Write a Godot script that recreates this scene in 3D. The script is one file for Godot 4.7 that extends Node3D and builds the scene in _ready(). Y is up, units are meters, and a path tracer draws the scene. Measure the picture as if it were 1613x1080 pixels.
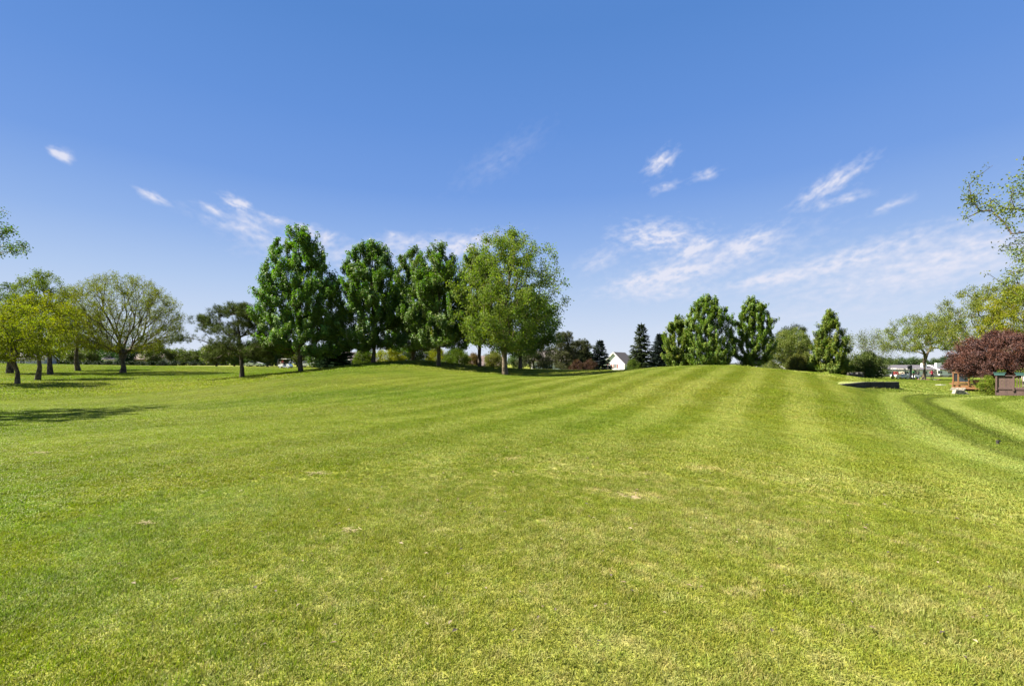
extends Node3D
# A lawn on a golf course: mown slopes, a clump of maples on a mound, houses and trees behind.

class MB:
	var v := PackedVector3Array()
	var n := PackedVector3Array()
	var c := PackedColorArray()
	var ix := PackedInt32Array()
	var col := Color.WHITE
	func tri(a: Vector3, b: Vector3, d: Vector3):
		var nn := (d - a).cross(b - a).normalized()
		var k := v.size()
		v.append(a); v.append(b); v.append(d)
		for i in 3:
			n.append(nn); c.append(col); ix.append(k + i)
	func quad(a: Vector3, b: Vector3, d: Vector3, e: Vector3):
		var nn := (d - a).cross(b - a)
		if nn.length_squared() < 1e-14: nn = (e - a).cross(d - a)
		nn = nn.normalized()
		var k := v.size()
		v.append(a); v.append(b); v.append(d); v.append(e)
		for i in 4:
			n.append(nn); c.append(col)
		ix.append_array(PackedInt32Array([k, k + 1, k + 2, k, k + 2, k + 3]))
	func box(at: Vector3, s: Vector3, b := Basis()):
		var p: Array[Vector3] = []
		for i in 8:
			p.append(at + b * (s * 0.5 * Vector3(1 if i & 1 else -1, 1 if i & 2 else -1, 1 if i & 4 else -1)))
		quad(p[0], p[2], p[3], p[1]); quad(p[5], p[7], p[6], p[4])
		quad(p[4], p[6], p[2], p[0]); quad(p[1], p[3], p[7], p[5])
		quad(p[2], p[6], p[7], p[3]); quad(p[4], p[0], p[1], p[5])
	func cbox(at: Vector3, s: Vector3, ch: float, b := Basis()):
		# box with chamfered upright and top edges
		var h := s * 0.5
		var ring := func(y: float, ins: float) -> Array:
			var o := []
			var x := h.x - ins
			var z := h.z - ins
			for q in [Vector2(x, z - ch), Vector2(x - ch, z), Vector2(-x + ch, z), Vector2(-x, z - ch), Vector2(-x, -z + ch), Vector2(-x + ch, -z), Vector2(x - ch, -z), Vector2(x, -z + ch)]:
				o.append(at + b * Vector3(q.x, y, q.y))
			return o
		var r0: Array = ring.call(-h.y, 0.0)
		var r1: Array = ring.call(h.y - ch, 0.0)
		var r2: Array = ring.call(h.y, ch)
		for i in 8:
			var j := (i + 1) % 8
			quad(r0[i], r0[j], r1[j], r1[i]); quad(r1[i], r1[j], r2[j], r2[i])
		for i in range(1, 7):
			tri(r2[0], r2[i], r2[i + 1]); tri(r0[0], r0[i + 1], r0[i])
	func prism(poly: Array, z0: float, z1: float):
		# polygon in xy (convex), extruded along z
		var m := poly.size()
		for i in m:
			var a: Vector2 = poly[i]
			var b: Vector2 = poly[(i + 1) % m]
			quad(Vector3(a.x, a.y, z0), Vector3(b.x, b.y, z0), Vector3(b.x, b.y, z1), Vector3(a.x, a.y, z1))
		for i in range(1, m - 1):
			tri(Vector3(poly[0].x, poly[0].y, z0), Vector3(poly[i + 1].x, poly[i + 1].y, z0), Vector3(poly[i].x, poly[i].y, z0))
			tri(Vector3(poly[0].x, poly[0].y, z1), Vector3(poly[i].x, poly[i].y, z1), Vector3(poly[i + 1].x, poly[i + 1].y, z1))
	func tube(p: PackedVector3Array, r: PackedFloat32Array, sides: int):
		var k0 := v.size()
		var m := p.size()
		var t := (p[1] - p[0]).normalized()
		var side := t.cross(Vector3.RIGHT if absf(t.x) < 0.7 else Vector3.BACK).normalized()
		for i in m:
			var d := (p[mini(i + 1, m - 1)] - p[maxi(i - 1, 0)]).normalized()
			side = (side - d * side.dot(d)).normalized()
			var up := d.cross(side)
			for s in sides:
				var a := TAU * s / sides
				var o := side * cos(a) + up * sin(a)
				v.append(p[i] + o * r[i]); n.append(o); c.append(col)
		for i in m - 1:
			for s in sides:
				var a := k0 + i * sides + s
				var b := k0 + i * sides + (s + 1) % sides
				ix.append_array(PackedInt32Array([a, a + sides, b, b, a + sides, b + sides]))
	func disc(at: Vector3, axis: Vector3, r: float, w: float, sides: int):
		var s := axis.cross(Vector3.UP if absf(axis.y) < 0.8 else Vector3.RIGHT).normalized()
		var u := axis.cross(s)
		for i in sides:
			var a := TAU * i / sides
			var b := TAU * (i + 1) / sides
			var pa := (s * cos(a) + u * sin(a)) * r
			var pb := (s * cos(b) + u * sin(b)) * r
			var h := axis * w * 0.5
			quad(at + pa - h, at + pa + h, at + pb + h, at + pb - h)
			tri(at + h, at + pb + h, at + pa + h)
			tri(at - h, at + pa - h, at + pb - h)
	func mesh() -> ArrayMesh:
		var a := []
		a.resize(Mesh.ARRAY_MAX)
		a[Mesh.ARRAY_VERTEX] = v; a[Mesh.ARRAY_NORMAL] = n; a[Mesh.ARRAY_COLOR] = c; a[Mesh.ARRAY_INDEX] = ix
		var m := ArrayMesh.new()
		m.add_surface_from_arrays(Mesh.PRIMITIVE_TRIANGLES, a)
		return m

var rng := RandomNumberGenerator.new()
var M := {}
var used := {}
const SUN_TO := Vector3(-0.63, 0.75, 0.03)

func rf(a: float, b: float) -> float: return rng.randf_range(a, b)
func rdir() -> Vector3: return Vector3(rng.randfn(), rng.randfn(), rng.randfn()).normalized()

func mat(r: float, g: float, b: float, rough := 0.8, metal := 0.0) -> StandardMaterial3D:
	var m := StandardMaterial3D.new()
	m.albedo_color = Color(r, g, b).linear_to_srgb()
	m.roughness = rough
	m.metallic = metal
	return m
func vmat(rough := 0.6, back := Color.BLACK) -> StandardMaterial3D:
	var m := StandardMaterial3D.new()
	m.vertex_color_use_as_albedo = true
	m.roughness = rough
	if back != Color.BLACK:
		m.backlight_enabled = true
		m.backlight = back
		m.cull_mode = BaseMaterial3D.CULL_DISABLED
	return m
func grain(seed_: int, freq: float, lo: float, hi: float, octaves := 4, size := 512) -> ImageTexture:
	var f := FastNoiseLite.new()
	f.seed = seed_
	f.frequency = freq
	f.fractal_octaves = octaves
	var im := f.get_seamless_image(size, size)
	im.convert(Image.FORMAT_RGB8)
	var d := im.get_data()
	var lut := PackedByteArray()
	for i in 256: lut.append(int(clampf(lerpf(lo, hi, i / 255.0), 0, 1) * 255))
	for i in d.size(): d[i] = lut[d[i]]
	return ImageTexture.create_from_image(Image.create_from_data(size, size, false, Image.FORMAT_RGB8, d))
func tex(m: StandardMaterial3D, t: Texture2D, scale: Vector3) -> StandardMaterial3D:
	m.albedo_texture = t
	m.uv1_triplanar = true
	m.uv1_world_triplanar = true
	m.uv1_scale = scale
	return m

func numbered(called: String) -> String:
	var k: int = used.get(called, 0)
	used[called] = k + 1
	return called if k == 0 else "%s_%03d" % [called, k]
func thing(called: String, label: String, cat: String, at := Vector3.ZERO, turn := 0.0, group := "") -> Node3D:
	var o := Node3D.new()
	o.name = numbered(called)
	add_child(o)
	o.position = at
	o.rotation.y = turn
	o.set_meta("label", label)
	o.set_meta("category", cat)
	if group: o.set_meta("group", group)
	return o
func part(parent: Node, called: String, mb: MB, m: Material) -> MeshInstance3D:
	return partm(parent, called, mb.mesh(), m)
func partm(parent: Node, called: String, mesh: Mesh, m: Material) -> MeshInstance3D:
	var o := MeshInstance3D.new()
	o.name = called
	o.mesh = mesh
	o.material_override = m
	parent.add_child(o, true)
	return o
func boxp(parent: Node, called: String, at: Vector3, s: Vector3, m: Material, b := Basis()) -> MeshInstance3D:
	var q := MB.new()
	if minf(s.x, minf(s.y, s.z)) > 0.05: q.cbox(at, s, 0.012, b)
	else: q.box(at, s, b)
	return part(parent, called, q, m)
func multi(parent: Node, called: String, mesh: Mesh, m: Material, tr: Array, cols: PackedColorArray) -> MultiMeshInstance3D:
	var mm := MultiMesh.new()
	mm.transform_format = MultiMesh.TRANSFORM_3D
	mm.use_colors = true
	mm.mesh = mesh
	mm.instance_count = tr.size()
	for i in tr.size():
		mm.set_instance_transform(i, tr[i])
		mm.set_instance_color(i, cols[i])
	var o := MultiMeshInstance3D.new()
	o.name = called
	o.multimesh = mm
	o.material_override = m
	o.set_meta("kind", "stuff")
	parent.add_child(o, true)
	return o

# ---------------------------------------------------------------- terrain
const CTRL := [
	[-39, -36, 0.0], [-44.7, -43, 0.0], [-54.6, -54, .18], [-60.5, -55, .45], [-58.9, -62, .55], [-46.9, -55, .5], [-26.6, -45, .23], [-20.8, -45, .79],
	[-14, -46, 1.66], [-11.3, -52, 1.6], [-7.1, -44, 1.32], [-.6, -40, .6], [-3.4, -48, 1.25], [.4, -50, 1.0], [-9.5, -47, 1.95], [4.2, -40, .46], [6.2, -38, .52],
	[-26.9, -70, .9], [-10, -62, .9], [9.3, -85, -.45], [17.3, -90, -.65], [26.9, -95, -.4], [27.3, -75, .3], [31, -70, .55], [37.9, -72, .45], [50.1, -72, -.35], [59, -76, -.95], [47, -78, -.2],
	[68.5, -76, -1.12], [62, -68, -1.0], [56, -62, -.85], [66, -72, -1.1], [72, -76, -1.22], [74.5, -81, -1.27], [67.9, -80, -1.18], [82, -80, -1.3],
	[5.2, -30, .74], [8.1, -30, 1.05], [10.2, -30, 1.22], [12.2, -30, 1.31], [16.4, -30, 1.28], [19.0, -30, .88], [23.7, -36, .92], [29.1, -40, .7], [20.6, -30.6, .5], [20.2, -27.4, .12], [18, -25, .12], [21.5, -28.4, -.15], [20.0, -34, 1.0], [12, -40, 1.2], [20, -45, .95], [28, -50, .7], [26, -39, .62], [30.5, -42.5, .5],
	[10, -20, .55], [14, -20, .3], [6, -20, .38], [17, -22, .0], [2, -20, .28], [-4, -22, .25], [-10, -30, .62], [-4, -32, .75], [2, -31, .66], [-16, -34, .5], [-22, -36, -.05], [-26, -26, -.62], [-18, -22, -.42], [-12, -16, -.2],
	[-34, -30, -.45], [-30, -20, -.4], [-24, -14, 0], [-20, -6, 0.02], [22.6, -29.4, -.22], [25, -30.5, -.42], [28.5, -32.4, -.48], [23.5, -28.5, -.42], [27, -30, -.52], [31, -36, -.42], [33.7, -35, -.88], [34.9, -35, -.85], [35, -32.6, -.66], [38.4, -40, -.72], [44, -38, -.62], [42.2, -45, -.55], [41, -30, -.6], [48, -60, -.72], [60, -55, -.8],
	[11.7, -11, -.37], [15.9, -17.2, -.4], [20.5, -23.3, -.48], [9, -8, -.2], [16, -8, -.5], [24, -16, -.6], [30, -24, -.62], [36, -15, -.7],
	[0, 0, 0], [0, -4, 0], [3, -4, 0], [-4, -4, 0], [-8, -8, 0], [0, -8, 0.02], [6, -5, -.05], [5, -11, .06], [-4, -13, .06], [0, 10, 0], [-15, 6, .05], [15, 6, -.3], [40, 10, -.6], [-40, 10, .1], [0, 30, 0],
	[-42, -90, .54], [-80, -80, 1.35], [-95, -72, 1.9], [-60, -110, .75], [-52, -72, 1.0], [-66, -70, 1.05], [-38, -62, .35], [-30, -56, .5], [-110, -110, .9], [-150, -160, .8], [-60, -190, .7], [-20, -120, .3], [0, -140, -.6], [40, -150, -1.6], [90, -150, -2.6], [130, -180, -3.4], [70, -120, -1.7], [30, -120, -.9], [110, -100, -1.8], [-150, -60, .9], [-120, -20, .4], [120, -30, -1.0], [-180, 40, .4], [180, 40, -.8], [0, -220, -1.4], [160, -160, -3.2], [0, 120, 0],
]
const NX := 440
const NZ := 420
var UM := 0.0
var V0 := 0.0
var V1 := 0.0
var hgt := PackedFloat32Array()
var n1 := FastNoiseLite.new()
var n2 := FastNoiseLite.new()
var n3 := FastNoiseLite.new()

func gx(i: float) -> float: return 3.0 * sinh(lerpf(-UM, UM, i / (NX - 1)))
func gz(j: float) -> float: return -3.0 * sinh(lerpf(V0, V1, j / (NZ - 1)))
func asinh_(x: float) -> float: return signf(x) * log(absf(x) + sqrt(x * x + 1.0))
func height(x: float, z: float) -> float:
	var u := clampf((asinh_(x / 3.0) + UM) / (2 * UM) * (NX - 1), 0, NX - 1.001)
	var w := clampf((asinh_(-z / 3.0) - V0) / (V1 - V0) * (NZ - 1), 0, NZ - 1.001)
	var i := int(u)
	var j := int(w)
	var x0 := gx(i)
	var x1 := gx(i + 1)
	var z0 := gz(j)
	var z1 := gz(j + 1)
	var fx := (x - x0) / (x1 - x0)
	var fz := (z - z0) / (z1 - z0)
	var k := j * NX + i
	return lerpf(lerpf(hgt[k], hgt[k + 1], fx), lerpf(hgt[k + NX], hgt[k + NX + 1], fx), fz)
func on(x: float, z: float, dy := 0.0) -> Vector3: return Vector3(x, height(x, z) + dy, z)

func solve_terrain():
	# thin-plate spline through CTRL on a coarse grid, then cubic to the fine grid
	var N := CTRL.size()
	var A := []
	for i in N + 3:
		var row := PackedFloat64Array()
		row.resize(N + 4)
		A.append(row)
	for i in N:
		for j in N:
			var dx: float = CTRL[i][0] - CTRL[j][0]
			var dz: float = CTRL[i][1] - CTRL[j][1]
			var r2 := dx * dx + dz * dz
			A[i][j] = 0.5 * r2 * log(r2 + 1e-9) if i != j else 4.0
		A[i][N] = 1.0; A[i][N + 1] = CTRL[i][0]; A[i][N + 2] = CTRL[i][1]
		A[N][i] = 1.0; A[N + 1][i] = CTRL[i][0]; A[N + 2][i] = CTRL[i][1]
		A[i][N + 3] = CTRL[i][2]
	var S := N + 3
	for k in S:
		var best := k
		for i in range(k + 1, S):
			if absf(A[i][k]) > absf(A[best][k]): best = i
		var t = A[k]; A[k] = A[best]; A[best] = t
		var pk: PackedFloat64Array = A[k]
		for i in range(k + 1, S):
			var pi: PackedFloat64Array = A[i]
			var f := pi[k] / pk[k]
			if f == 0.0: continue
			for j in range(k, S + 1): pi[j] -= f * pk[j]
			A[i] = pi
	var w := PackedFloat64Array()
	w.resize(S)
	for i in range(S - 1, -1, -1):
		var s: float = A[i][S]
		for j in range(i + 1, S): s -= A[i][j] * w[j]
		w[i] = s / A[i][i]
	var CXN := 112
	var CZN := 106
	var coarse := PackedFloat32Array()
	coarse.resize(CXN * CZN)
	for b in CZN:
		var z0 := gz(float(b) / (CZN - 1) * (NZ - 1))
		for a in CXN:
			var x := gx(float(a) / (CXN - 1) * (NX - 1))
			var z := z0
			var r := Vector2(x, z).length()
			if r > 220.0:
				x *= 220.0 / r; z *= 220.0 / r
			var h: float = w[N] + w[N + 1] * x + w[N + 2] * z
			for i in N:
				var q: Array = CTRL[i]
				var dx: float = x - q[0]
				var dz: float = z - q[1]
				var r2 := dx * dx + dz * dz
				h += w[i] * 0.5 * r2 * log(r2 + 1e-9)
			coarse[b * CXN + a] = clampf(h, -4.0, 2.2)
	hgt.resize(NX * NZ)
	for j in NZ:
		var v := float(j) / (NZ - 1) * (CZN - 1)
		var jb := mini(int(v), CZN - 2)
		var fv := v - jb
		for i in NX:
			var u := float(i) / (NX - 1) * (CXN - 1)
			var ib := mini(int(u), CXN - 2)
			var fu := u - ib
			var rr := [0.0, 0.0, 0.0, 0.0]
			for q in 4:
				var o := clampi(jb + q - 1, 0, CZN - 1) * CXN
				rr[q] = cubic_interpolate(coarse[o + ib], coarse[o + ib + 1], coarse[o + maxi(ib - 1, 0)], coarse[o + mini(ib + 2, CXN - 1)], fu)
			hgt[j * NX + i] = cubic_interpolate(rr[1], rr[2], rr[0], rr[3], fv)
	# cut the step at the tee wall: behind the wall the tee is level with its top
	for j in NZ:
		var z := gz(j)
		if z > -24 or z < -48: continue
		for i in NX:
			var x := gx(i)
			hgt[j * NX + i] += tee_step(x, z)

const TEE := [Vector2(21.9, -30.4), Vector2(23.3, -31.2), Vector2(24.6, -32.0), Vector2(28.3, -33.4)]
func tee_step(_x: float, _z: float) -> float: return 0.0

# mowing lines that curve round the tee and past the deck
const LINE := [Vector2(31.5, -32.6), Vector2(27.9, -31), Vector2(25.6, -29.6), Vector2(23.2, -27.2), Vector2(19.6, -22.8), Vector2(14.9, -16.6), Vector2(12.3, -12.9), Vector2(10.8, -10.6), Vector2(9.5, -8.3), Vector2(8.2, -4), Vector2(7.5, 4)]
func line_dist(x: float, z: float) -> float:
	var p := Vector2(x, z)
	var best := 1e9
	var sgn := 1.0
	for i in LINE.size() - 1:
		var a: Vector2 = LINE[i]
		var b: Vector2 = LINE[i + 1]
		var q := Geometry2D.get_closest_point_to_segment(p, a, b)
		var d := p.distance_to(q)
		if d < best:
			best = d
			sgn = signf((b - a).cross(p - a))
	return -best * sgn
const BARE := [[1.45, -5.5, .30, .16], [1.05, -5.75, .16, .08], [2.6, -5.8, .16, .08], [2.45, -4.6, .12, .07], [2.1, -4.72, .14, .05], [3.2, -4.6, .07, .04], [3.45, -4.1, .09, .05], [.72, -3.5, .09, .06], [1.02, -3.62, .08, .05], [1.9, -6.6, .15, .1], [-.05, -7.6, .25, .14], [2.9, -6.9, .2, .12], [1.6, -3.2, .12, .1], [3.9, -5.2, .14, .07], [.3, -4.6, .08, .05], [1.2, -4.6, .1, .06], [2.1, -3.6, .09, .06]]
func bare_at(x: float, z: float) -> float:
	if x < -1 or x > 5 or z < -9 or z > -2: return 0.0
	var s := 0.0
	for q in BARE:
		var dx: float = (x - q[0]) / q[2]
		var dz: float = (z - q[1]) / q[3]
		s = maxf(s, .85 - sqrt(dx * dx + dz * dz) * 0.6)
	return clampf(s + (n3.get_noise_2d(x * 60, z * 110) * 1.1 + n3.get_noise_2d(x * 210, z * 210) * .8) * minf(1.2, s * 3.0), 0, 1)

func turf(x: float, z: float) -> Color:
	# colour of the grass blades at a place, stripe sheen painted in (linear)
	var big := n1.get_noise_2d(x, z)
	var mid := n2.get_noise_2d(x, z)
	var fine := n3.get_noise_2d(x * 6, z * 6)
	var spot := n3.get_noise_2d(x * 22 + 50, z * 22)
	var c := Color(.165, .212, .013).lerp(Color(.232, .235, .018), clampf(.45 + big * .9 + mid * .35, 0, 1))
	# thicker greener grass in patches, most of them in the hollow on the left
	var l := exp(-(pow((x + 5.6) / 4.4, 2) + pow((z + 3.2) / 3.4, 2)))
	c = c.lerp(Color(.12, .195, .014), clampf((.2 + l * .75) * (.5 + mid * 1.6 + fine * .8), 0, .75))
	# worn ground: thin dry grass in small clumps
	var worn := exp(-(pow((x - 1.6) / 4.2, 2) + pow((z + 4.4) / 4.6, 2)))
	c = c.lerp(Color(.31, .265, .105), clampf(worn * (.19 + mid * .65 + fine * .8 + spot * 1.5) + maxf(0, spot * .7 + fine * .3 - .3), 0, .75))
	# mowing stripes up the ridge: sheen of leaning grass painted into the colour
	var mown := 1.0 - minf(1, worn * 1.2 + l * .7)  # strength of the painted stripe sheen, faded out near the camera
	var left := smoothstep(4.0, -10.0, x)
	var s := x * .857 + z * .515 + big * .5
	var st := clampf(sin(TAU * s / 1.9) * 1.7 + mid * 1.1, -1, 1) * (.8 + .5 * n1.get_noise_2d(x * 1.7 + 90, z * 1.7))
	var sd := 99.0
	if x > 2 and z > -50: sd = line_dist(x, z)
	var rgt := smoothstep(-3.0, -.6, sd) if sd < 90 else 0.0
	if x > 18 and z < -28: rgt = maxf(rgt, smoothstep(.45, .05, height(x, z)))
	st *= mown * (1.0 - rgt) * (1.0 - .7 * left)
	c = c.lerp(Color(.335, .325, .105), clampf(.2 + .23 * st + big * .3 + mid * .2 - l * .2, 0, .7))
	var k := 1.0 + st * .08
	if rgt > 0:
		# mower passes round tee and decks: their pale and dark sheen painted in
		var st2 := clampf(sin(TAU * (sd - 1.35) / 2.6) * 2.0 + mid * .6, -1, 1)
		c = c.lerp(Color(.14, .19, .018), .7 * rgt).lerp(Color(.27, .29, .08), rgt * clampf(.1 + st2 * .4, 0, 1))
		c = c.lerp(Color(.29, .31, .10), rgt * (.65 * exp(-pow((sd - 1.9) / .5, 2)) + .4 * exp(-pow((sd + .75) / .35, 2)) + .4 * exp(-pow((sd + 2.6) / .4, 2))))
		k += rgt * st2 * .1
		k -= rgt * .36 * (exp(-pow(sd / .17, 2)) + exp(-pow((sd - 1.05) / .2, 2)) + .5 * exp(-pow((sd + 1.9) / .18, 2)) + .3 * exp(-pow((sd - 4.6) / .3, 2)))
	k *= 1.0 + fine * .12 + spot * .1
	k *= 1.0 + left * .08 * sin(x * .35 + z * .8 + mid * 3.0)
	k *= .87
	return Color(c.r * k, c.g * k, c.b * k)

func build_ground():
	var mb := MB.new()
	for j in NZ:
		var z := gz(j)
		for i in NX:
			var x := gx(i)
			mb.v.append(Vector3(x, hgt[j * NX + i], z))
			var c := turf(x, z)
			var b := bare_at(x, z)
			c = c.lerp(Color(.29, .215, .145), b)   # bare soil
			mb.c.append(c)
	mb.n.resize(NX * NZ)
	for j in NZ:
		for i in NX:
			var k := j * NX + i
			var a := mb.v[j * NX + maxi(i - 1, 0)]
			var b := mb.v[j * NX + mini(i + 1, NX - 1)]
			var d := mb.v[maxi(j - 1, 0) * NX + i]
			var e := mb.v[mini(j + 1, NZ - 1) * NX + i]
			mb.n[k] = (b - a).cross(e - d).normalized()
			if i < NX - 1 and j < NZ - 1:
				mb.ix.append_array(PackedInt32Array([k, k + NX, k + 1, k + 1, k + NX, k + NX + 1]))
	var g := vmat(.95)
	tex(g, grain(5, .03, .55, 1.25, 5, 1024), Vector3(.45, .45, .45))
	g.metallic_specular = .2
	var o := part(self, "lawn_ground", mb, g)
	o.set_meta("kind", "structure")
	o.set_meta("label", "sloping mown lawn with light and dark mowing stripes")
	o.set_meta("category", "lawn")

func tuft_mesh(blades: int, radius: float, hmin: float, hmax: float, wid: float, seed_: int, straw: float) -> ArrayMesh:
	var r := RandomNumberGenerator.new()
	r.seed = seed_
	var mb := MB.new()
	for i in blades:
		var a := r.randf() * TAU
		var q := sqrt(r.randf()) * radius
		var p := Vector3(cos(a) * q, -.004, sin(a) * q)
		var h := r.randf_range(hmin, hmax)
		var la := r.randf() * TAU
		var lean := Vector3(cos(la), 0, sin(la)) * h * r.randf_range(.3, 1.5)
		var sa := r.randf() * TAU
		var side := Vector3(cos(sa), 0, sin(sa)) * wid * .5 * r.randf_range(.7, 1.2)
		var b := r.randf_range(.55, 1.5)
		mb.col = Color(b * 1.05, b, b) if r.randf() > straw else Color(2.0 * b, 1.3 * b, 3.0 * b)
		var m := p + Vector3(0, h * .6, 0) + lean * .35
		var t := p + Vector3(0, h * r.randf_range(.8, 1), 0) + lean
		mb.quad(p - side, p + side, m + side * .8, m - side * .8)
		mb.tri(m - side * .8, m + side * .8, t)
	return mb.mesh()

func build_grass():
	var zones := [[1.2, 7.5, 1000.0, 14, .032, .024, .055, .0048, .08], [6.5, 17.0, 330.0, 22, .07, .022, .042, .009, .07], [15.0, 46.0, 115.0, 24, .13, .022, .04, .018, .06], [40.0, 125.0, 9.0, 44, .46, .025, .045, .055, .06]]
	var gm := vmat(.55, Color(.8, .9, .4))
	gm.metallic_specular = .35
	var zi := 0
	for zn in zones:
		var tr := []
		var cols := PackedColorArray()
		var d0: float = zn[0]
		var d1: float = zn[1]
		var dens: float = zn[2]
		var cell := 1.0 / sqrt(dens)
		var nz := int((d1 + 2.0) / cell)
		for j in nz:
			var z := 1.2 - j * cell
			var half := absf(z) * 1.28 + 3.0
			if d1 > 20: half = absf(z) * 1.18 + 2.0
			var m := int(2 * half / cell)
			for i in m:
				var x := -half + (i + rng.randf()) * cell
				var zz := z + (rng.randf() - .5) * cell
				var d := sqrt(x * x + zz * zz)
				if d < d0 or d > d1 or (zz > 0 and d > 3.0): continue
				var keep := 1.0
				if d > d1 * .8: keep = (d1 - d) / (d1 * .2)
				if zi > 0 and d < d0 + 1.5: keep = minf(keep, (d - d0) / 1.5 + .1)
				if rng.randf() > keep: continue
				var b := bare_at(x, zz)
				if b > .3 and rng.randf() < b: continue
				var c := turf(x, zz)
				if b > .1: c = c.lerp(Color(.34, .27, .12), minf(1, b * 1.4))
				var q := rf(.8, 1.2)
				var sc := rf(.75, 1.2) * (1.0 + .5 * n2.get_noise_2d(x * 2, zz * 2) + .4 * n3.get_noise_2d(x * 14, zz * 14)) * (1.0 - .4 * b)
				tr.append(Transform3D(Basis(Vector3.UP, rng.randf() * TAU).scaled(Vector3(1, sc, 1)), on(x, zz)))
				cols.append(Color(c.r * q * 1.12 * rf(.88, 1.12), c.g * q * 1.16, c.b * q * 1.05))
		var o := multi(self, "grass", tuft_mesh(zn[3], zn[4], zn[5], zn[6], zn[7], 40 + zi, zn[8]), gm, tr, cols)
		o.name = numbered("grass")
		o.set_meta("label", ["fine short grass blades of the lawn, green mixed with straw", "short mown grass blades further up the lawn", "mown turf on the striped slopes and hollow", "mown turf of the far fairway and beyond the ridge"][zi])
		o.set_meta("category", "grass")
		zi += 1
		print("grass ", tr.size())

# ---------------------------------------------------------------- foliage
func leaf(mb: MB, p: Vector3, d: Vector3, nrm: Vector3, l: float, w: float, fold := .12):
	var s := d.cross(nrm).normalized() * w * .5
	var up := s.cross(d).normalized()
	var mid := p + d * l * .45
	mb.tri(p, mid + s + up * w * fold, p + d * l)
	mb.tri(p, p + d * l, mid - s + up * w * fold)

func sprig_maple(seed_: int) -> ArrayMesh:
	var r := RandomNumberGenerator.new()
	r.seed = seed_
	var mb := MB.new()
	for i in 34:
		var t := r.randf_range(.02, 1.0)
		var a := i * 2.4 + r.randf()
		var o := Vector3(cos(a), 0, sin(a))
		var p := Vector3(0, t, 0) + o * r.randf_range(.02, .12) * (1.2 - t)
		var d := (o + Vector3(0, r.randf_range(-.5, .7), 0)).normalized()
		var b := r.randf_range(.75, 1.3)
		mb.col = Color(b, b, b * r.randf_range(.8, 1.3))
		leaf(mb, p, d, (Vector3.UP + rdir() * 1.0).normalized(), r.randf_range(.1, .16), r.randf_range(.09, .15))
	return mb.mesh()
func sprig_ball(seed_: int, count: int, size: float, flat := .8) -> ArrayMesh:
	var r := RandomNumberGenerator.new()
	r.seed = seed_
	var mb := MB.new()
	for i in count:
		var o := Vector3(r.randfn(), r.randfn() * flat, r.randfn()) * .24
		var d := (o.normalized() + Vector3(r.randfn(), r.randfn() - .2, r.randfn()) * .6).normalized()
		var b := r.randf_range(.75, 1.3)
		mb.col = Color(b, b, b * r.randf_range(.8, 1.2))
		leaf(mb, o, d, (Vector3.UP + Vector3(r.randfn(), r.randfn(), r.randfn()) * .5).normalized(), size * r.randf_range(.8, 1.3), size * r.randf_range(.5, .8))
	return mb.mesh()
func sprig_locust(seed_: int) -> ArrayMesh:
	var r := RandomNumberGenerator.new()
	r.seed = seed_
	var mb := MB.new()
	for i in 9:
		var a := i * 2.4 + r.randf()
		var p := Vector3(0, r.randf_range(0, .8), 0)
		var d := Vector3(cos(a), r.randf_range(-.3, .6), sin(a)).normalized()
		var s := d.cross(Vector3.UP).normalized()
		var b := r.randf_range(.75, 1.3)
		mb.col = Color(b, b, b * .9)
		var l := r.randf_range(.35, .55)
		for k in 4:
			var q := p + d * l * (k + .6) / 4.0 - Vector3(0, .16 * pow((k + .6) / 4.0, 2), 0)
			for sg in [-1.0, 1.0]:
				leaf(mb, q, (s * sg + d * .5 - Vector3(0, .1, 0)).normalized(), Vector3.UP, l * .42, l * .21, .05)
	return mb.mesh()
func sprig_needles(seed_: int, count: int, wid: float, spread: float) -> ArrayMesh:
	var r := RandomNumberGenerator.new()
	r.seed = seed_
	var mb := MB.new()
	for i in count:
		var t := r.randf()
		var a := r.randf() * TAU
		var o := Vector3(cos(a), 0, sin(a))
		var d := (o * spread + Vector3(0, r.randf_range(.3, 1.0), 0)).normalized()
		var p := Vector3(0, t * .6, 0)
		var s := d.cross(rdir()).normalized() * wid
		var b := r.randf_range(.7, 1.35)
		mb.col = Color(b, b, b)
		mb.tri(p - s, p + s, p + d * r.randf_range(.35, .6))
	return mb.mesh()
func sprig_spray(seed_: int) -> ArrayMesh:
	# flat needled twig along +Y, side twigs in the xy plane, drooping to -z
	var r := RandomNumberGenerator.new()
	r.seed = seed_
	var mb := MB.new()
	for i in 15:
		var t := i / 14.0
		for sg in [-1.0, 1.0]:
			var p := Vector3(0, t, 0)
			var d := Vector3(sg * .8, .65, -r.randf_range(.05, .5)).normalized()
			var l := (1.05 - t) * .45 + .12
			var s := d.cross(Vector3(r.randfn() * .6, r.randfn() * .3, 1)).normalized() * .035
			var b := r.randf_range(.7, 1.35)
			mb.col = Color(b, b, b)
			mb.tri(p - s, p + s, p + d * l)
			mb.tri(p + d * l * .3 - s, p + d * l * .3 + Vector3(0, .05, .06), p + d * l * .8 + Vector3(0, .06, -.05))
	return mb.mesh()

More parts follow.
